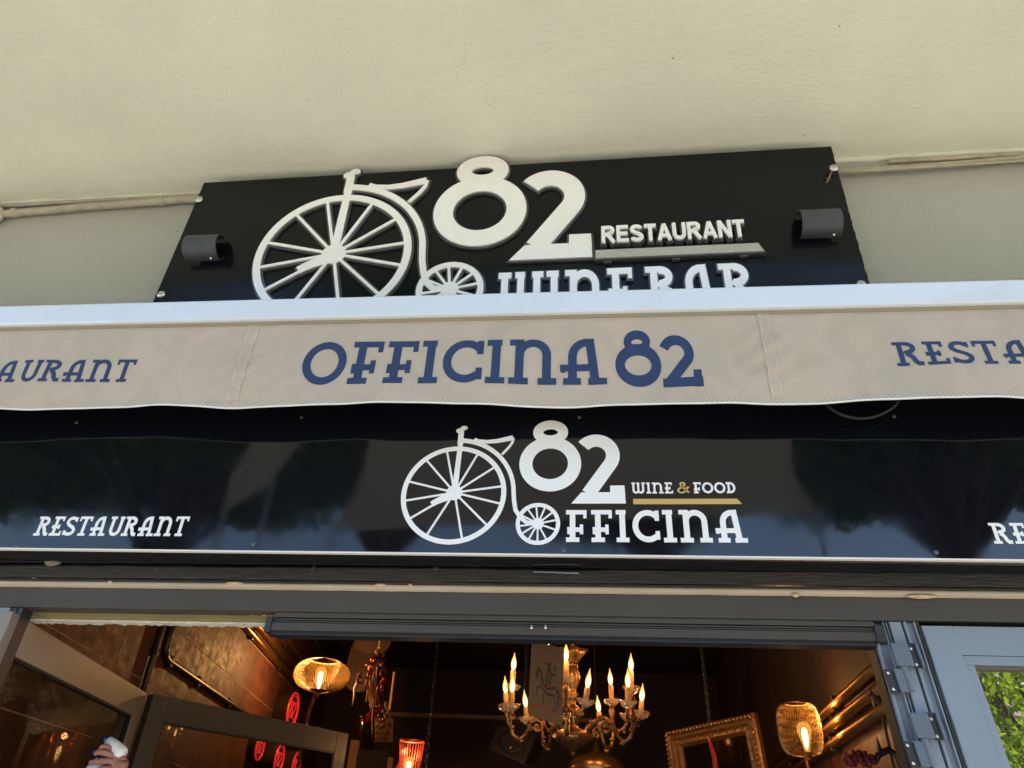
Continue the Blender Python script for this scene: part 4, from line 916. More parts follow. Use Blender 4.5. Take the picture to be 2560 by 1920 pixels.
# left mesh lamp
c = at(805, 1688, 4.0); t = thing('mesh_lamp', (c.x, c.y, 0), 'wide gold wire mesh lamp glowing beside the left wall', 'lamp')
prof = []
for i in range(13):
    a = -76 + 142 * i / 12; prof.append((.235 * math.cos(R(a)) ** .72, .128 * math.sin(R(a))))
mb = MB(); mesh_shade(mb, c, prof, 72, .0013); mb.build('shade', M_WIRE, t)
edison(c + Vector((-.012, 0, -.03)), 1.55, t)
MB().tube([c + Vector((-.005, 0, -.125)), c + Vector((-.03, 0, -.17)), c + Vector((-.055, 0, -.30)), c + Vector((-.06, 0, -.45)), c + Vector((-.06, 0, -2.4))], [.016, .016, .02, .012, .012], 10).build('stem', M_GILTD, t, smooth=True)
MB().lathe(c + Vector((-.005, 0, -.128)), [(.06, 0), (.072, .006), (.03, .012)], 20).build('shade_ring', M_GILTD, t, smooth=True)
MB().lathe((c.x - .06, c.y, .021), [(.17, 0), (.17, .015), (.04, .03), (.014, .06)], 24).build('base', M_GILTD, t, smooth=True)
add_light('lamp_light', c + Vector((-.012, 0, .075)), 14, WARM, .03, t)
# right mesh lamp
c = at(1999, 1823, 1.3); t = thing('mesh_lamp', (c.x, c.y, c.z - .2), 'barrel shaped gold wire mesh lamp glowing beside the right wall', 'lamp')
prof = [(.9 * a, .95 * b) for a, b in ((.050, .108), (.072, .104), (.090, .086), (.098, .056), (.101, .02), (.101, -.02), (.098, -.05), (.090, -.078), (.076, -.098), (.055, -.106))]
mb = MB(); mesh_shade(mb, c, prof, 72, .0006); mb.build('shade', M_WIRE, t)
edison(c + Vector((.018, 0, -.028)), .95, t)
MB().tube([c + Vector((.01, 0, -.105)), c + Vector((.01, 0, -.30)), c + Vector((.01, 0, -1.9))], .010, 8).build('stem', M_GILTD, t, smooth=True)
MB().lathe((c.x + .01, c.y, .021), [(.12, 0), (.12, .012), (.03, .025), (.01, .05)], 20).build('base', M_GILTD, t, smooth=True)
add_light('lamp_light', c + Vector((.018, 0, .050)), 1.5, WARM, .02, t)
# red wire lamp at the bottom
c = at(1025, 1905, 2.75); t = thing('red_wire_lamp', (c.x, c.y, .02), 'flared red wire lamp with a glowing bulb at the bottom edge', 'lamp')
mb = MB(); K = .92
for k in range(26):
    a = 2 * math.pi * k / 26; mb.tube([c + Vector((K * .055 * math.cos(a), K * .055 * math.sin(a)  , -.18 * K)), c + Vector((K * .085 * math.cos(a), K * .085 * math.sin(a)  , .13 * K))], .0014, 4)
for r_, h in ((.085 * K, .13 * K), (.055 * K, -.18 * K)): mb.tube([c + Vector((r_ * math.cos(2 * math.pi * k / 30), r_ * math.sin(2 * math.pi * k / 30), h)) for k in range(30)], .0034, 6, closed=True)
mb.build('cage', M_REDWIRE, t); edison(c + Vector((-.005, 0, -.034)), 1.06, t)
MB().tube([c + Vector((0, 0, -.15)), c + Vector((0, 0, -1.9))], .012, 8).build('stem', M_GILTD, t)
add_light('lamp_light', c + Vector((0, 0, .06)), 1.8, WARM, .02, t)
rc = MB(); q = at(985, 1900, 2.85)
rc.add([q + Vector((-.06, 0, -.25)), q + Vector((.08, 0, -.25)), q + Vector((.085, .0, .10)), q + Vector((.05, 0, .02)), q + Vector((.01, 0, -.06))] + [q + Vector((a, .02, b)) for a, b in ((-.06, -.25), (.08, -.25), (.085, .10), (.05, .02), (.01, -.06))], [(0, 1, 2, 3, 4), (9, 8, 7, 6, 5)] + [(i, (i + 1) % 5, 5 + (i + 1) % 5, 5 + i) for i in range(5)])
tag(rc.build('red_cloth', M_REDCLOTH), 'red cloth hanging behind the red wire lamp', 'cloth')

# round red 82 signs on the left wall
def round_sign(px, py, y, rpx, label):
    c = at(px, py, y); dist = (c - CAM).length; r_ = rpx / F * dist
    t = thing('round_sign', tuple(c), label, 'sign', 'round red 82 signs')
    ax = Vector((1, .06, -.03)).normalized(); e1 = Vector((0, 0, 1)); e2 = ax.cross(e1).normalized(); e1 = e2.cross(ax)
    MB().lathe(c, [(r_, -.30), (r_, 0)], 28, ax).build('drum', M_WOOD, t)
    mp = lambda x, y_, h: c + e2 * (-x) + e1 * y_ + ax * (.004 + h)
    mb = MB(); mb.tube([mp(r_ * .93 * math.cos(R(a)), r_ * .93 * math.sin(R(a)), 0) for a in range(0, 360, 12)], r_ * .055, 6, closed=True)
    mb.tube([mp(r_ * .76 * math.cos(R(a)), r_ * .76 * math.sin(R(a)), 0) for a in range(0, 360, 12)], r_ * .03, 6, closed=True)
    for (cx_, cy_, rx, ry) in ((-.28, .24, .17, .2), (-.28, -.2, .21, .25)):
        mb.tube([mp(r_ * (cx_ + rx * math.cos(R(a))), r_ * (cy_ + ry * math.sin(R(a))), 0) for a in range(0, 360, 20)], r_ * .04, 6, closed=True)
    mb.tube([mp(r_ * x, r_ * y_, 0) for x, y_ in ((.06, .26), (.14, .42), (.28, .44), (.40, .32), (.38, .14), (.24, -.1), (.06, -.42), (.46, -.42))], r_ * .04, 6)
    mb.build('neon_tube', M_NEON, t)
round_sign(731, 1775, 4.9, 37, 'round red glowing 82 sign above the dark door leaf')
round_sign(649, 1868, 4.2, 26, 'leftmost red glowing 82 sign seen through the dark door leaf')
round_sign(697, 1898, 4.5, 30, 'middle red glowing 82 sign seen through the dark door leaf')
round_sign(739, 1915, 4.8, 28, 'rightmost red glowing 82 sign seen through the dark door leaf')

# ================================================================== CHANDELIER
cc = at(1432, 1800, 1.5); cx0, cy0 = cc.x, cc.y
ch = thing('chandelier', (cx0, cy0, at(1432, 1870, 1.5).z), 'gilt chandelier with fifteen candle bulbs hanging in the doorway', 'chandelier')
zt = at(1432, 1628, 1.5).z; zbm = at(1432, 1850, 1.5).z
MB().lathe((cx0, cy0, 0), [(.012, zt - .075), (.02, zt - .065), (.03, zt - .045), (.05, zt - .02), (.072, zt + .006), (.060, zt), (.03, zt - .02), (.012, zt - .03)], 24, flute=6, fa=.16).build('crown', M_GILT, ch, smooth=True)
H = zt - .075 - zbm
MB().lathe((cx0, cy0, zbm), [(0, -.07), (.012, -.06), (.018, -.04), (.05, -.025), (.085, .0), (.092, .02), (.07, .036), (.03, .05), (.018, .065), (.03, .085), (.042, .11), (.032, .14), (.014, .155), (.016, .175), (.027, .182), (.016, .19), (.027, .2), (.016, .21), (.018, .225), (.03, .25), (.036, .28), (.027, .31), (.015, .335), (.024, .345), (.026, H - .005), (.014, H)], 20, flute=10, fa=.05).build('column', M_GILT, ch, smooth=True)
mb = MB(); zlk = zt - .01
while zlk < 3.58:
    k = int((zlk - zt) / .034); a = (k % 2) * math.pi / 2
    mb.tube([(cx0 + .011 * math.cos(2 * math.pi * j / 10) * math.cos(a), cy0 + .011 * math.cos(2 * math.pi * j / 10) * math.sin(a), zlk + .02 + .024 * math.sin(2 * math.pi * j / 10)) for j in range(10)], .0035, 5, closed=True); zlk += .036
mb.build('chain', M_GILTD, ch)
def candle(p, parent, hh, tiltv=Vector((0, 0, 1))):
    """dish, sleeve, flame bulb as parts of an arm"""
    up = tiltv.normalized(); o = []
    d = MB().lathe(p, [(.006, -.012), (.012, -.008), (.030, .006), (.040, .024), (.037, .025), (.028, .010), (.010, .0)], 27, up, flute=9, fa=.10).build('dish', M_CRYSTAL, parent, smooth=True)
    MB().lathe(p, [(.0125, .0), (.0120, hh), (.009, hh + .002)], 10, up).build('candle', M_CANDLE, parent, smooth=True)
    b = MB().lathe(p + up * hh, [(.006, .0), (.0105, .012), (.0135, .026), (.0128, .040), (.008, .056), (.0032, .070), (.001, .084)], 12, up).build('bulb', M_BULBSHELL, parent, smooth=True)
    MB().lathe(p + up * hh, [(.004, .005), (.0078, .015), (.0086, .029), (.0052, .045), (.001, .056)], 10, up).build('bulb_core', M_CORE, b, smooth=True)
    return b
zr = zbm + .015
for k in range(5):
    th = R(-100 + 72 * k + 6); ux, uy = math.cos(th), math.sin(th)
    arm = MB(); P = []
    for s_, hz in ((.08, .02), (.12, .065), (.16, .075), (.20, .045), (.225, -.005), (.25, -.03), (.285, -.01), (.30, .04), (.297, .085)): P.append(Vector((cx0 + ux * s_, cy0 + uy * s_, zr + hz)))
    arm.tube(P, [.011, .010, .009, .0095, .009, .010, .009, .0085, .009], 8)
    sp = [Vector((cx0 + ux * (.17 + .035 * (1 - i / 14) * math.cos(i * .75)), cy0 + uy * (.17 + .035 * (1 - i / 14) * math.cos(i * .75)), zr + .03 + .035 * (1 - i / 14) * math.sin(i * .75))) for i in range(14)]
    arm.tube(sp, .006, 6)
    for s_, hz in ((.14, .078), (.2, .05), (.245, -.035), (.29, .02)): arm.sphere((cx0 + ux * s_, cy0 + uy * s_, zr + hz), .015, 7, 5, (1, 1, .7))
    e = P[-1]
    arm.lathe(e, [(.010, -.03), (.020, -.012), (.012, .004), (.010, .03), (.017, .06), (.009, .09)], 10)
    for sg in (-1, 1):                          # side branches of the cluster
        tx, ty = -uy * sg, ux * sg; q = [e + Vector((0, 0, -.005)), e + Vector((tx * .035, ty * .035, -.03)), e + Vector((tx * .07, ty * .07, -.02)), e + Vector((tx * .085 + ux * .01, ty * .085 + uy * .01, .01))]
        arm.tube(q, .0075, 7); arm.sphere(q[1], .012, 6, 4); arm.sphere(q[2] - Vector((0, 0, .015)), .010, 6, 4)
    am = arm.build('arm', M_GILTD if k % 2 else M_GILT, ch, smooth=True)
    candle(e + Vector((0, 0, .095)), am, .092, Vector((.04 * math.sin(k * 2.1), .03, 1)))
    for sg in (-1, 1):
        tx, ty = -uy * sg, ux * sg; candle(e + Vector((tx * .085 + ux * .01, ty * .085 + uy * .01, .02 - .02 * (sg > 0))), am, .062 + .008 * ((k * 3 + sg) % 3), Vector((tx * .12 + ux * .06 + .05 * math.sin(k * 1.7 + sg), ty * .12 + uy * .06, 1)))
    add_light('candle_light', e + Vector((ux * .05, uy * .05, .27)), 1.1, WARM, .03, ch)

# painted card plaque with horse and rider
q = at(1366, 1702, 1.12); pl = thing('card_plaque', tuple(q), 'tilted aged card plaque with a rider on horseback hanging before the chandelier', 'plaque')
pu = Vector((.985, .10, -.0)).normalized(); pv = Vector((.03, .0, 1)).normalized(); pw = pu.cross(pv) * -1
PWD, PHT = .148, .315
def mcard(x, y, h): return q + pu * ((x - .5) * PWD) + pv * ((y - .5) * PHT - (x - .5) * .042) - Vector((0, 1, 0)) * h
mb = MB(); rr = .05
outl = []
for (cx_, cy_, a0) in ((1 - .06, 1 - .03, 0), (.06, 1 - .03, 90), (.06, .03, 180), (1 - .06, .03, 270)): outl += [(cx_ + .06 * math.cos(R(a0 + 90 * i / 4)), cy_ + .03 * math.sin(R(a0 + 90 * i / 4))) for i in range(5)]
solid_poly(mb, outl, mcard, -.006, 0); mb.build('card', M_CARD, pl)
mb = MB(); S = lambda p, w_, c_=False: solid_strip(mb, p, w_, mcard, 0, .0008 + len(mb.v) * 1e-7, c_, .03)
S([(.26, .64), (.20, .55), (.24, .50)], .05); S([(.22, .63), (.34, .60), (.40, .46)], .03); S([(.30, .58), (.36, .45)], .02)
S([(.36, .46), (.55, .40), (.78, .45), (.88, .38), (.84, .24)], .03); S([(.36, .40), (.56, .33), (.76, .34)], .03)
for a in ([(.36, .42), (.22, .36), (.24, .26)], [(.42, .34), (.44, .22), (.38, .16)], [(.74, .34), (.80, .24), (.74, .13)], [(.80, .40), (.86, .26), (.84, .14)], [(.86, .44), (.93, .32), (.90, .20)]): S(a, .022)
S([(.50, .45), (.52, .60), (.56, .68)], .03); S([(.60, .46), (.64, .60), (.58, .68)], .03); S([(.55, .47), (.57, .66)], .02); S([(.62, .62), (.74, .60), (.74, .68)], .025); S([(.70, .70), (.78, .70)], .03); S([(.46, .74), (.54, .72), (.64, .75)], .03); S([(.56, .68), (.57, .72)], .06)
mb.build('painted_horse', M_CARDINK, pl)
mb = MB(); S([(.48, .44), (.64, .43)], .05); S([(.50, .42), (.52, .34)], .03); S([(.15, .135), (.86, .155)], .035); mb.build('painted_red', M_CARDRED, pl)
MB().tube([mcard(.5, .99, -.003), mcard(.5, 1.0, -.003) + Vector((0, 0, 1.05))], .0014, 4).build('hanging_string', M_BLACKPIPE, pl)
MB().sphere(mcard(.5, .985, .001), .005, 8, 5).build('pin', M_STEEL, pl, smooth=True)

# ================================================================== GILT FRAME, CHAINS, HORN, SPEAKER, DOME
fr = thing('gilt_frame', tuple(at(1790, 1960, 2.0)), 'carved gilt picture frame hanging at a tilt right of the chandelier', 'frame')
f_tl, f_tr = at(1672, 1832, 2.15), at(1893, 1783, 1.75)
fu = (f_tr - f_tl); fW = fu.length; fu.normalize(); fv = Vector((0, 0, 1)); fv = (fv - fu * fv.dot(fu)).normalized(); fn = fu.cross(fv).normalized()
if fn.y > 0: fn = -fn
FH = fW * 1.3; bw_ = .085
def side(p0, d, L_, inn):
    mb = MB(); prof = [(0, 0), (0, .030), (.012, .042), (.028, .030), (.04, .036), (.055, .020), (.07, .024), (bw_, .006), (bw_, 0)]
    vs = []; k = len(prof)
    for e in (0, 1):
        for (s, h) in prof: vs.append(p0 + d * (s if e == 0 else L_ - s) + inn * s + fn * h)
    fs = [(i, i + 1, k + i + 1, k + i) for i in range(k - 1)]
    mb.add(vs, fs); o = mb.build('frame_side', M_GFRAME, fr)
    bd = MB(); n_ = int(L_ / .022)
    for i in range(1, n_):
        s = L_ * i / n_; bd.sphere(p0 + d * s + inn * .014 + fn * .042, .0095, 6, 4, (1, 1, 1))
        if i % 2: bd.sphere(p0 + d * s + inn * .058 + fn * .026, .0065, 6, 4)
    bd.build('carved_beading', M_GILT, o, smooth=True)
side(f_tl, fu, fW, -fv); side(f_tl - fv * FH, fu, fW, fv); side(f_tl, -fv, FH, fu); side(f_tr, -fv, FH, -fu)
MB().add([f_tl + fu * .07 - fv * .07, f_tr - fu * .07 - fv * .07, f_tr - fu * .07 - fv * (FH - .07), f_tl + fu * .07 - fv * (FH - .07)], [(0, 1, 2, 3)]).build('dark_glass', M_MIRROR, fr)
def chain(p_top, p_bot, label, ln=.03, r_=.0035, m=M_BLACKPIPE):
    p_top, p_bot = Vector(p_top), Vector(p_bot); d = p_bot - p_top; n_ = int(d.length / (ln * .78)); dn = d.normalized(); e1 = dn.orthogonal().normalized(); e2 = dn.cross(e1); mb = MB()
    for i in range(n_):
        c_ = p_top + d * (i + .5) / n_; ee = e1 if i % 2 else e2
        mb.tube([c_ + dn * (ln / 2 * math.cos(2 * math.pi * j / 8)) + ee * (ln * .26 * math.sin(2 * math.pi * j / 8)) for j in range(8)], r_, 4, closed=True)
    o = mb.build('hanging_chain', m); return tag(o, label, 'chain')
a = at(1776, 1818, 1.92); chain((a.x - .02, a.y, 3.59), a, 'dark chain holding the gilt frame', .028, .004, M_BLACKPIPE)
a = at(1098, 1590, 3.4); b_ = at(1062, 1935, 3.3); chain(Vector((a.x, a.y, 3.59)), b_, 'long thin dark chain hanging left of the chandelier', .045, .0038, M_BLACKPIPE)
hp_ = [at(1773, 1832, 1.8), at(1774, 1850, 1.8), at(1780, 1870, 1.8), at(1787, 1895, 1.8), at(1789, 1915, 1.8), at(1786, 1950, 1.8)]
rh = thing('red_horn_charm', tuple(hp_[-1]), 'slim twisted red horn hanging in front of the gilt frame', 'charm')
MB().tube(hp_, [.004, .008, .011, .013, .014, .005], 10).build('horn', M_RED, rh, smooth=True)
MB().tube([hp_[0], at(1776, 1818, 1.90)], .002, 5).build('string', M_RUBBER, rh)
sp0 = at(1285, 1862, 2.6); spk = thing('loudspeaker', tuple(sp0 + Vector((0, 0, -.2))), 'black box loudspeaker hanging tilted behind the chandelier', 'loudspeaker')
def onq(px, py, y): return at(px, py, y)
cs_ = [onq(1222, 1872, 2.45), onq(1310, 1910, 2.45), onq(1342, 1838, 2.55), onq(1246, 1812, 2.55)]
dv_ = Vector((.05, .25, .02)); MB().add(cs_ + [p + dv_ for p in cs_], [(0, 1, 2, 3), (7, 6, 5, 4), (0, 4, 5, 1), (1, 5, 6, 2), (2, 6, 7, 3), (3, 7, 4, 0)]).build('cabinet', M_SPEAKER, spk, bevel=.006)
cen = sum(cs_, Vector()) / 4; nrm = (cs_[1] - cs_[0]).cross(cs_[3] - cs_[0]).normalized(); nrm = nrm if nrm.y < 0 else -nrm
MB().lathe(cen + nrm * .002, [(.07, 0), (.075, .006), (.06, .008), (.03, .004), (0, .01)], 20, nrm).build('cone', M_RUBBER, spk, smooth=True)
MB().sphere(onq(1276, 1870, 2.42), .011, 8, 6).build('badge', M_GILT, spk, smooth=True)
MB().tube([cen + dv_, cen + dv_ + Vector((0, .1, 1.6))], .012, 6).build('bracket', M_BLACKPIPE, spk)
dm = at(1492, 1935, 2.4); dom = thing('brass_pendant', tuple(dm), 'round brass pendant shade under the chandelier', 'lamp')
MB().lathe(dm, [(.165, 0), (.155, .055), (.12, .085), (.05, .105), (.02, .115), (.012, .16)], 28).build('shade', M_BRASSPIPE, dom, smooth=True)
MB().tube([dm + Vector((0, 0, .15)), dm + Vector((0, 0, 1.5))], .003, 5).build('cord', M_RUBBER, dom)

# ================================================================== CHARM GARLAND, BOARDS, HORN
GY = 4.1
g = thing('charm_garland', tuple(at(945, 1910, GY)), 'tall hanging cluster of red ribbons, corks, straw and charms', 'garland')
rnd = random.Random(11)
def gp(px, py, dy=0.0): return at(px, py, GY + dy)
MB().tube([Vector((gp(945, 1610).x, GY, 3.59)), gp(948, 1615), gp(940, 1700), gp(930, 1800), gp(935, 1900)], .008, 6).build('cord', M_STRAW, g)
for px, py, r_ in ((944, 1630, .022), (946, 1641, .022), (957, 1636, .02), (936, 1648, .022), (950, 1620, .02), (941, 1718, .022), (931, 1762, .024), (918, 1690, .026), (955, 1660, .024), (926, 1670, .02)):
    p = gp(px, py, rnd.uniform(-.05, .02)); MB().lathe(p, [(r_, 0), (r_, .012), (r_ * .6, .016)], 12, (rnd.uniform(-.3, .3), -1, rnd.uniform(-.3, .3))).build('cork_disc', rnd.choice((M_CORK, M_CORK, M_WOOD)), g, smooth=False)
for px, py, w_ in ((955, 1697, 16), (930, 1658, 18), (948, 1775, 14), (915, 1798, 16), (960, 1655, 10), (950, 1637, 9), (900, 1690, 8), (938, 1840, 10)):
    p = gp(px, py, -.06); s = w_ / 320; mb = MB()
    for k in range(9):
        a = rnd.uniform(0, 6.283); d = Vector((math.cos(a), rnd.uniform(-.5, .1), math.sin(a))) * s; mb.tube([p, p + d * .6 + Vector((0, -.01, 0)), p + d], [.006, .009, .004], 5)
    for k in range(4): mb.tube([p, p + Vector((rnd.uniform(-.03, .03), -.01, -s * 1.6)), p + Vector((rnd.uniform(-.05, .05), 0, -s * rnd.uniform(2.4, 4)))], [.006, .008, .004], 5)
    mb.build('red_ribbon', M_REDCLOTH if w_ < 14 else M_RED, g, smooth=True)
mb = MB()
for k in range(46):
    x0_, y0_ = rnd.gauss(928, 7), rnd.uniform(1670, 1720); mb.tube([gp(x0_, y0_, rnd.uniform(-.06, .02)), gp(x0_ + rnd.uniform(-6, 6), y0_ + rnd.uniform(25, 60), rnd.uniform(-.06, .02))], .0035, 4)
mb.build('straw_bundle', M_STRAW, g)
MB().tube([gp(905, 1700), gp(893, 1705), gp(886, 1720), gp(885, 1742), gp(880, 1765)], [.006, .009, .009, .008, .004], 6).build('white_ribbon', mat('pale_ribbon', (.45, .38, .33), .7), g, smooth=True)
bk = MB()
for i in range(7):
    for j in range(9):
        bk.tube([gp(938 + 43 * j / 9, 1800 + 50 * i / 7, -.1 + .02 * (i % 2)), gp(938 + 43 * (j + 1) / 9, 1800 + 50 * i / 7 + (3 if j % 2 else -3), -.1 + .02 * ((i + j) % 2))], .008, 5)
for j in range(10): bk.tube([gp(938 + 43 * j / 9, 1796, -.09), gp(940 + 40 * j / 9, 1855, -.09)], .006, 5)
for k in range(14): bk.sphere(gp(964 + rnd.gauss(0, 4), 1758 + k * 3.5, -.1), .013, 6, 4)
bk.build('straw_basket', M_STRAW, g)
for px, py in ((958, 1815), (969, 1833), (965, 1847), (975, 1812), (960, 1800)):
    MB().sphere(gp(px, py, -.14), .016, 8, 6).build('red_charm', M_RED, g, smooth=True)
hn = thing('black_horn', tuple(at(930, 1915, GY - .2)), 'curved polished black horn hanging in front of the straw basket', 'horn')
MB().tube([gp(915, 1806, -.2), gp(914, 1830, -.2), gp(918, 1855, -.2), gp(926, 1880, -.2), gp(938, 1905, -.2), gp(952, 1930, -.2)], [.044, .042, .038, .033, .026, .018], 14).build('horn', M_HORN, hn, smooth=True)
MB().tube([gp(915, 1806, -.2), gp(930, 1770, -.05)], .006, 6).build('cord', M_RED, hn)
for k, (cx_, cy_, w_, h_, y_, lab) in enumerate(((935, 1592, 52, 42, 4.6, 'round topped wooden board high behind the garland'), (905, 1665, 42, 60, 4.75, 'large dark wooden paddle board behind the mesh lamp'))):
    c_ = at(cx_, cy_, y_); s_ = (c_ - CAM).length / F; o = MB(); pts = []
    for i in range(28):
        a = 2 * math.pi * i / 28; rx = w_ * s_ * (1 - .16 * math.cos(2 * a + .2)) ; pts.append((c_.x + rx * math.cos(a), c_.z + h_ * s_ * math.sin(a) * (1.05 + .12 * math.sin(a))))
    solid_poly(o, pts, lambda x, z, h: Vector((x, y_ - h, z)), -.02, .01); t = thing('wooden_board', tuple(c_), lab, 'board'); o.build('blade', M_WOOD, t)
    MB().lathe((c_.x, y_ - .011, c_.z + h_ * s_ * .8), [(.02, 0), (.02, .002)], 12, (0, -1, 0)).build('hanging_hole', M_RUBBER, t)
    MB().tube([(c_.x, y_, c_.z + h_ * s_), (c_.x, y_, 3.59)], .004, 5).build('hanging_string', M_RUBBER, t)
q0, q1 = at(986, 1680, 4.6), at(974, 1776, 4.6)
tag(MB().tube([q0, q1], .012, 8).build('wooden_stick', M_WOODL), 'thin pale wooden stick leaning right of the garland', 'stick')
# shelf post and cabinet edge beyond the dark leaf
q0 = at(880, 1850, 3.4); cbn = thing('wooden_cabinet', (q0.x, 3.6, 0), 'tall light wood cabinet edge right of the dark door leaf', 'cabinet')
MB().box(q0.x - .01, q0.x + .05, 3.4, 3.44, .02, q0.z).build('post', M_WOODL, cbn, bevel=.003)
MB().box(q0.x + .0505, q0.x + .28, 3.42, 3.44, .02, q0.z - .06).build('dark_panel', M_DARKROOM, cbn)
MB().box(q0.x + .2805, q0.x + .32, 3.4, 3.44, .02, q0.z - .10).build('post', M_WOODL, cbn, bevel=.003)
# ornate gilt frame seen low through the dark leaf
f0, f1 = at(405, 1880, 2.9), at(545, 1930, 4.2)
gf = thing('gilt_frame', tuple(f1), 'low carved gilt frame behind the pane of the dark leaf', 'frame')
mb = MB(); mb.tube([f0, f1], .035, 8); mb.tube([f0 + Vector((0, 0, .06)), f1 + Vector((0, 0, .06))], .016, 6)
for i in range(14): mb.sphere(f0.lerp(f1, i / 13) + Vector((0, -.02, .03)), .022, 6, 4)
mb.build('carved_rail', M_GFRAME, gf, smooth=True)
MB().obox(f0 + Vector((.01, .02, -.5)), f1 - f0, Vector((0, .02, 0)), Vector((0, 0, .48))).build('canvas', M_CARD, gf)

# ================================================================== HAND WITH SPRAY BOTTLE (the rest of the person stands below the picture)
HY = .40
sb = thing('spray_bottle', tuple(at(232, 1990, HY)), 'white and navy trigger spray bottle held up to the left glass', 'bottle')
nz = at(266, 1847, HY); hd_ = at(308, 1888, HY)
ax = (hd_ - nz).normalized(); pr = ax.cross(Vector((0, 1, 0))).normalized()
if pr.z < 0: pr = -pr
mb = MB(); L_ = (hd_ - nz).length
mb.tube([nz + ax * .008, nz + ax * .012, nz + ax * (L_ * .45), nz + ax * (L_ * .85), nz + ax * L_, nz + ax * (L_ * 1.04)], [.010, .016, .021, .0235, .018, .007], 14); mb.build('spray_head', M_PLASTW, sb, smooth=True)
MB().tube([nz - ax * .012 - pr * .003, nz + ax * .010 - pr * .002], [.010, .012], 12).build('nozzle', M_PLASTB, sb, smooth=True)
tg = [nz + ax * .016 - pr * .018, nz + ax * .008 - pr * .035, nz - ax * .004 - pr * .052, nz - ax * .018 - pr * .062]
MB().tube(tg, [.008, .008, .0075, .005], 8).build('trigger', M_PLASTB, sb, smooth=True)
nk0 = nz + ax * .045 - pr * .02; nk1 = at(256, 1893, HY); bt0 = at(246, 1905, HY); bt1 = at(226, 1960, HY)
MB().tube([nk0, nk1, nk1 + (bt0 - nk1) * .4], [.014, .015, .016], 12).build('collar', M_PLASTB, sb, smooth=True)
bd_ = (bt1 - bt0).normalized(); MB().tube([nk1 + (bt0 - nk1) * .35, bt0, bt0 + bd_ * .02, bt0 + bd_ * .05, bt0 + bd_ * .12, bt0 + bd_ * .17, bt0 + bd_ * .178], [.015, .020, .032, .038, .039, .039, .03], 18).build('bottle_body', M_BOTTLE, sb, smooth=True)

def skin_mesh(name, verts, edges, m, parent=None, sub=2, root=0):
    me = bpy.data.meshes.new(name); me.from_pydata([tuple(v[0]) for v in verts], edges, []); me.materials.append(m)
    o = bpy.data.objects.new(name, me); col.objects.link(o)
    o.modifiers.new('skin', 'SKIN').use_smooth_shade = True
    for i, v in enumerate(verts):
        r_ = v[1]; me.skin_vertices[0].data[i].radius = (r_, r_); me.skin_vertices[0].data[i].use_root = (i == root)
    s = o.modifiers.new('sub', 'SUBSURF'); s.levels = sub; s.render_levels = sub
    if parent: o.parent = parent; o.matrix_parent_inverse = Matrix.Translation(-root_loc(parent))
    return o
pn = thing('person', (-1.42, .46, 0.02), 'hand of a person holding up a spray bottle to the left glass', 'person')
V = []; E_ = []
def vtx(p, r_): V.append((Vector(p), r_)); return len(V) - 1
def link(*ids):
    for a, b in zip(ids, ids[1:]): E_.append((a, b))
wr_ = at(296, 1945, HY + .012); kn = at(301, 1897, HY + .010); pc = at(298, 1918, HY + .012)
pel = vtx((-1.38, .48, .95), .15); wst = vtx((-1.38, .48, 1.12), .13); cst = vtx((-1.39, .47, 1.30), .15); nck = vtx((-1.40, .46, 1.42), .06); hed = vtx((-1.42, .45, 1.50), .075); hed2 = vtx((-1.43, .45, 1.60), .085); top = vtx((-1.43, .45, 1.645), .05)
link(pel, wst, cst, nck, hed, hed2, top)
sh = vtx((-1.52, .40, 1.36), .06); el = vtx(tuple(Vector((wr_.x + .03, wr_.y - .02, wr_.z - .27))), .042); fa_ = vtx(tuple(wr_ + Vector((.015, -.01, -.10))), .040); wv = vtx(tuple(wr_), .026); pm = vtx(tuple(pc), .030); kv = vtx(tuple(kn), .026)
link(cst, sh, el, fa_, wv, pm, kv)
f1_ = [vtx(tuple(at(287, 1878, HY - .004)), .0125), vtx(tuple(at(270, 1868, HY - .022)), .0105), vtx(tuple(at(254, 1866, HY - .030)), .0095), vtx(tuple(at(248, 1877, HY - .030)), .0085)]; link(kv, *f1_)
f2_ = [vtx(tuple(at(283, 1890, HY - .014)), .012), vtx(tuple(at(262, 1882, HY - .034)), .0105), vtx(tuple(at(243, 1880, HY - .036)), .0095), vtx(tuple(at(234, 1888, HY - .034)), .0085)]; link(kv, *f2_)
f3_ = [vtx(tuple(at(280, 1904, HY - .018)), .0115), vtx(tuple(at(258, 1902, HY - .040)), .010), vtx(tuple(at(240, 1904, HY - .042)), .009), vtx(tuple(at(222, 1906, HY - .040)), .008)]; link(pm, *f3_)
f4_ = [vtx(tuple(at(278, 1920, HY - .016)), .0105), vtx(tuple(at(258, 1922, HY - .042)), .009), vtx(tuple(at(240, 1925, HY - .046)), .008)]; link(pm, *f4_)
th_ = [vtx(tuple(at(312, 1903, HY + .030)), .013), vtx(tuple(at(300, 1887, HY + .036)), .011), vtx(tuple(at(284, 1876, HY + .034)), .009)]; link(pm, *th_)
s2 = vtx((-1.24, .54, 1.36), .06); e2_ = vtx((-1.18, .55, 1.08), .043); w2_ = vtx((-1.28, .42, .88), .028); h2_ = vtx((-1.32, .38, .80), .03); link(cst, s2, e2_, w2_, h2_)
for sx in (-1, 1):
    a_ = vtx((-1.38 + sx * .09, .48, .86), .09); k_ = vtx((-1.38 + sx * .10, .47, .50), .06); an = vtx((-1.38 + sx * .10, .49, .10), .042); to = vtx((-1.40 + sx * .11, .38, .06), .035); link(pel, a_, k_, an, to)
body = skin_mesh('body', V, E_, M_SKIN, pn)
mb = MB(); mb.sphere((-1.43, .455, 1.61), .098, 16, 10, (.95, 1.05, .85)); mb.build('hair', M_HAIR, pn, smooth=True)
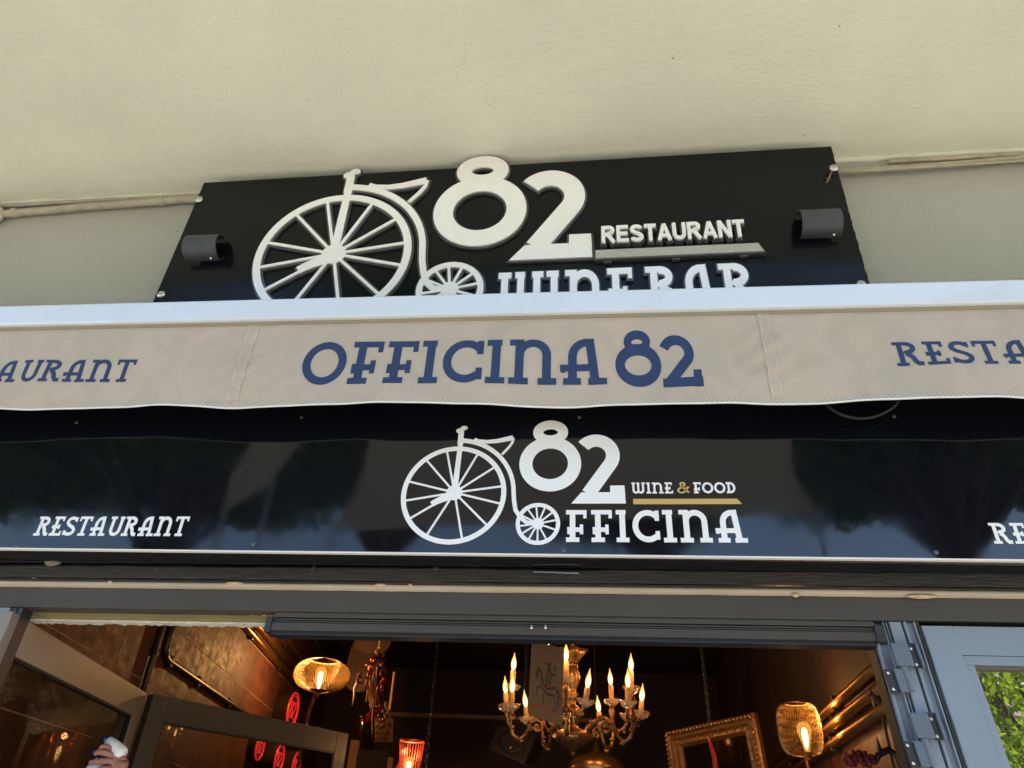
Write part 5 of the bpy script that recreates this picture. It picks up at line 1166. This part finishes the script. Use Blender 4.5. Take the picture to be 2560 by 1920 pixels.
mb = MB(); mb.tube([(-1.38, .48, .88), (-1.38, .48, 1.0), (-1.38, .48, 1.14), (-1.39, .47, 1.30), (-1.40, .465, 1.38), (-1.40, .46, 1.43)], [.185, .18, .165, .185, .15, .075], 20); mb.build('shirt', M_SHIRT, pn, smooth=True)
mb = MB()
for sx in (-1, 1): mb.tube([(-1.38 + sx * .08, .48, .92), (-1.38 + sx * .10, .47, .50), (-1.38 + sx * .10, .49, .06)], [.11, .085, .07], 14)
mb.build('trousers', mat('dark_trousers', (.03, .03, .04), .9), pn, smooth=True)

# ================================================================== STREET BEHIND THE CAMERA (mirrored in the glossy fascia and the glass)
def tree(name, x, y, trunk_h, cz, rx, rz, n, label, leaf=.09, seed=1, group='street trees', lm=None, ncl=26, zf=.8, cr=1.0):
    rn = random.Random(seed); t = thing(name, (x, y, 0), label, 'tree', group)
    tk = MB(); tk.tube([(x, y, 0), (x + .05, y, trunk_h * .5), (x - .05, y + .05, trunk_h), (x, y, cz)], [.2, .16, .14, .06], 10)
    cl = []
    for k in range(ncl):
        while True:
            p = Vector((rn.uniform(-1, 1), rn.uniform(-1, 1), rn.uniform(-1, 1)))
            if p.length < 1: break
        c_ = Vector((x + p.x * rx * .8, y + p.y * rx * .8, cz + p.z * rz * .8)); cl.append((c_, rn.uniform(.28, .5) * rx * cr))
        tk.tube([(x, y, trunk_h * .95), Vector((x, y, trunk_h)).lerp(c_, .5) + Vector((0, 0, .2)), c_], [.07, .045, .015], 6)
    tk.build('trunk', M_BARK, t, smooth=True)
    vs = []; fs = []
    for i in range(n):
        c_, r_ = rn.choice(cl); d = Vector((rn.gauss(0, 1), rn.gauss(0, 1), rn.gauss(0, 1))).normalized() * r_ * rn.uniform(.4, 1.0)
        p = c_ + Vector((d.x, d.y, d.z * zf)); u = Vector((rn.gauss(0, 1), rn.gauss(0, 1), rn.gauss(0, 1))).normalized(); v_ = u.orthogonal().normalized(); s = leaf * rn.uniform(.6, 1.3)
        b_ = len(vs); vs += [p - u * s, p + v_ * s * .45, p + u * s, p - v_ * s * .45]; fs.append((b_, b_ + 1, b_ + 2, b_ + 3))
    me = bpy.data.meshes.new('crown'); me.from_pydata([tuple(q) for q in vs], [], fs); me.materials.append(lm or M_LEAF)
    o = bpy.data.objects.new('crown', me); col.objects.link(o); o.parent = t; o.matrix_parent_inverse = Matrix.Translation(-root_loc(t)); return t
for k, (x, lab) in enumerate(((-12.0, 'leftmost'), (-7.6, 'second from left'), (-3.4, 'third from left'), (1.0, 'third from right'), (5.4, 'second from right'), (9.8, 'rightmost'))):  # unseen trees, crowns flattened to darken the fascia's mirror image below open sky
    tree('umbrella_pine', x, -9.0 - .4 * (k % 2), 5.6, 7.35 + .12 * (k % 3), 3.2, .75, 15000, lab + ' flat crowned umbrella pine across the road behind the viewer', .14, k + 1, 'umbrella pines', None, 40, .35, .75)
tree('garden_shrub', 4.3, -5.2, .9, 2.7, 1.5, 1.4, 5200, 'leafy shrub mirrored in the glass of the right door leaf', .05, 4, 'garden shrubs', M_LEAF2, 16)
tree('garden_shrub', 6.6, -7.2, 1.0, 2.9, 1.8, 1.6, 3000, 'second leafy shrub farther along the street', .12, 5, 'garden shrubs', M_LEAF2, 14)
# unseen sails added behind the viewer, shaped to mirror grey patches in the fascia
def refl(px, py, z):
    p = at(px, py, FY); d = ray(px, py); d = Vector((d.x, -d.y, d.z)); return p + d * ((z - p.z) / d.z)
M_SAIL = mat('sail_cloth', (.62, .58, .50), .9, var=.05)
def sail(px, z, label):
    P = [refl(a, b, z) for a, b in px]; c_ = sum(P, Vector()) / len(P); t = thing('reflection_sail', (c_.x, c_.y, 0), label, 'shade sail', 'added sails mirrored in the fascia')
    n = len(P); mb = MB(); vs = [c_ + Vector((0, 0, .12))]; N_ = 8
    for r_ in range(1, 5):
        f = r_ / 4
        for i in range(n):
            for k in range(N_):
                e = P[i].lerp(P[(i + 1) % n], k / N_); e = e.lerp(c_, .05 * math.sin(math.pi * k / N_)); q = c_.lerp(e, f); q.z += .12 * (1 - f); vs.append(q)
    m = n * N_; fs = [(0, 1 + i, 1 + (i + 1) % m) for i in range(m)]
    for r_ in range(3):
        for i in range(m): a = 1 + r_ * m + i; b = 1 + r_ * m + (i + 1) % m; fs.append((a, a + m, b + m, b))
    mb.add(vs, fs).build('sail', M_SAIL, t, smooth=True)
    far = sorted(P, key=lambda q: q.y)[:2]
    for q in far: MB().tube([(q.x, q.y - .1, 0), (q.x, q.y - .1, q.z + .1)], .035, 8).build('mast', M_STEEL, t)
sail(((925, 1070), (1980, 1070), (2050, 1285), (826, 1330)), 5.4, 'broad cream sail added to mirror a grey patch in the fascia, the right one')
sail(((640, 1082), (790, 1072), (735, 1125), (672, 1212), (550, 1286), (575, 1190)), 5.6, 'narrow cream sail added to mirror a grey patch in the fascia, the left one')
hs = thing('opposite_house', (0, -20, 0), 'low cream house with tiled roof across the street', 'building')
MB().box(-16, 14, -26, -20, 0, 5.2).build('wall', M_HOUSE, hs)
MB().add([(-16.5, -19.5, 5.2), (14.5, -19.5, 5.2), (14.5, -23, 6.6), (-16.5, -23, 6.6), (-16.5, -26.5, 5.2), (14.5, -26.5, 5.2)], [(0, 1, 2, 3), (3, 2, 5, 4)]).build('roof', M_ROOF, hs)
for x in range(-14, 13, 4):
    o = MB().box(x, x + 1.2, -20, -19.95, 2.2, 4.0).build('window', M_SHUTTER, hs); MB().box(x - .1, x + 1.3, -19.96, -19.9, 2.05, 2.18).build('sill', M_HOUSE, o)
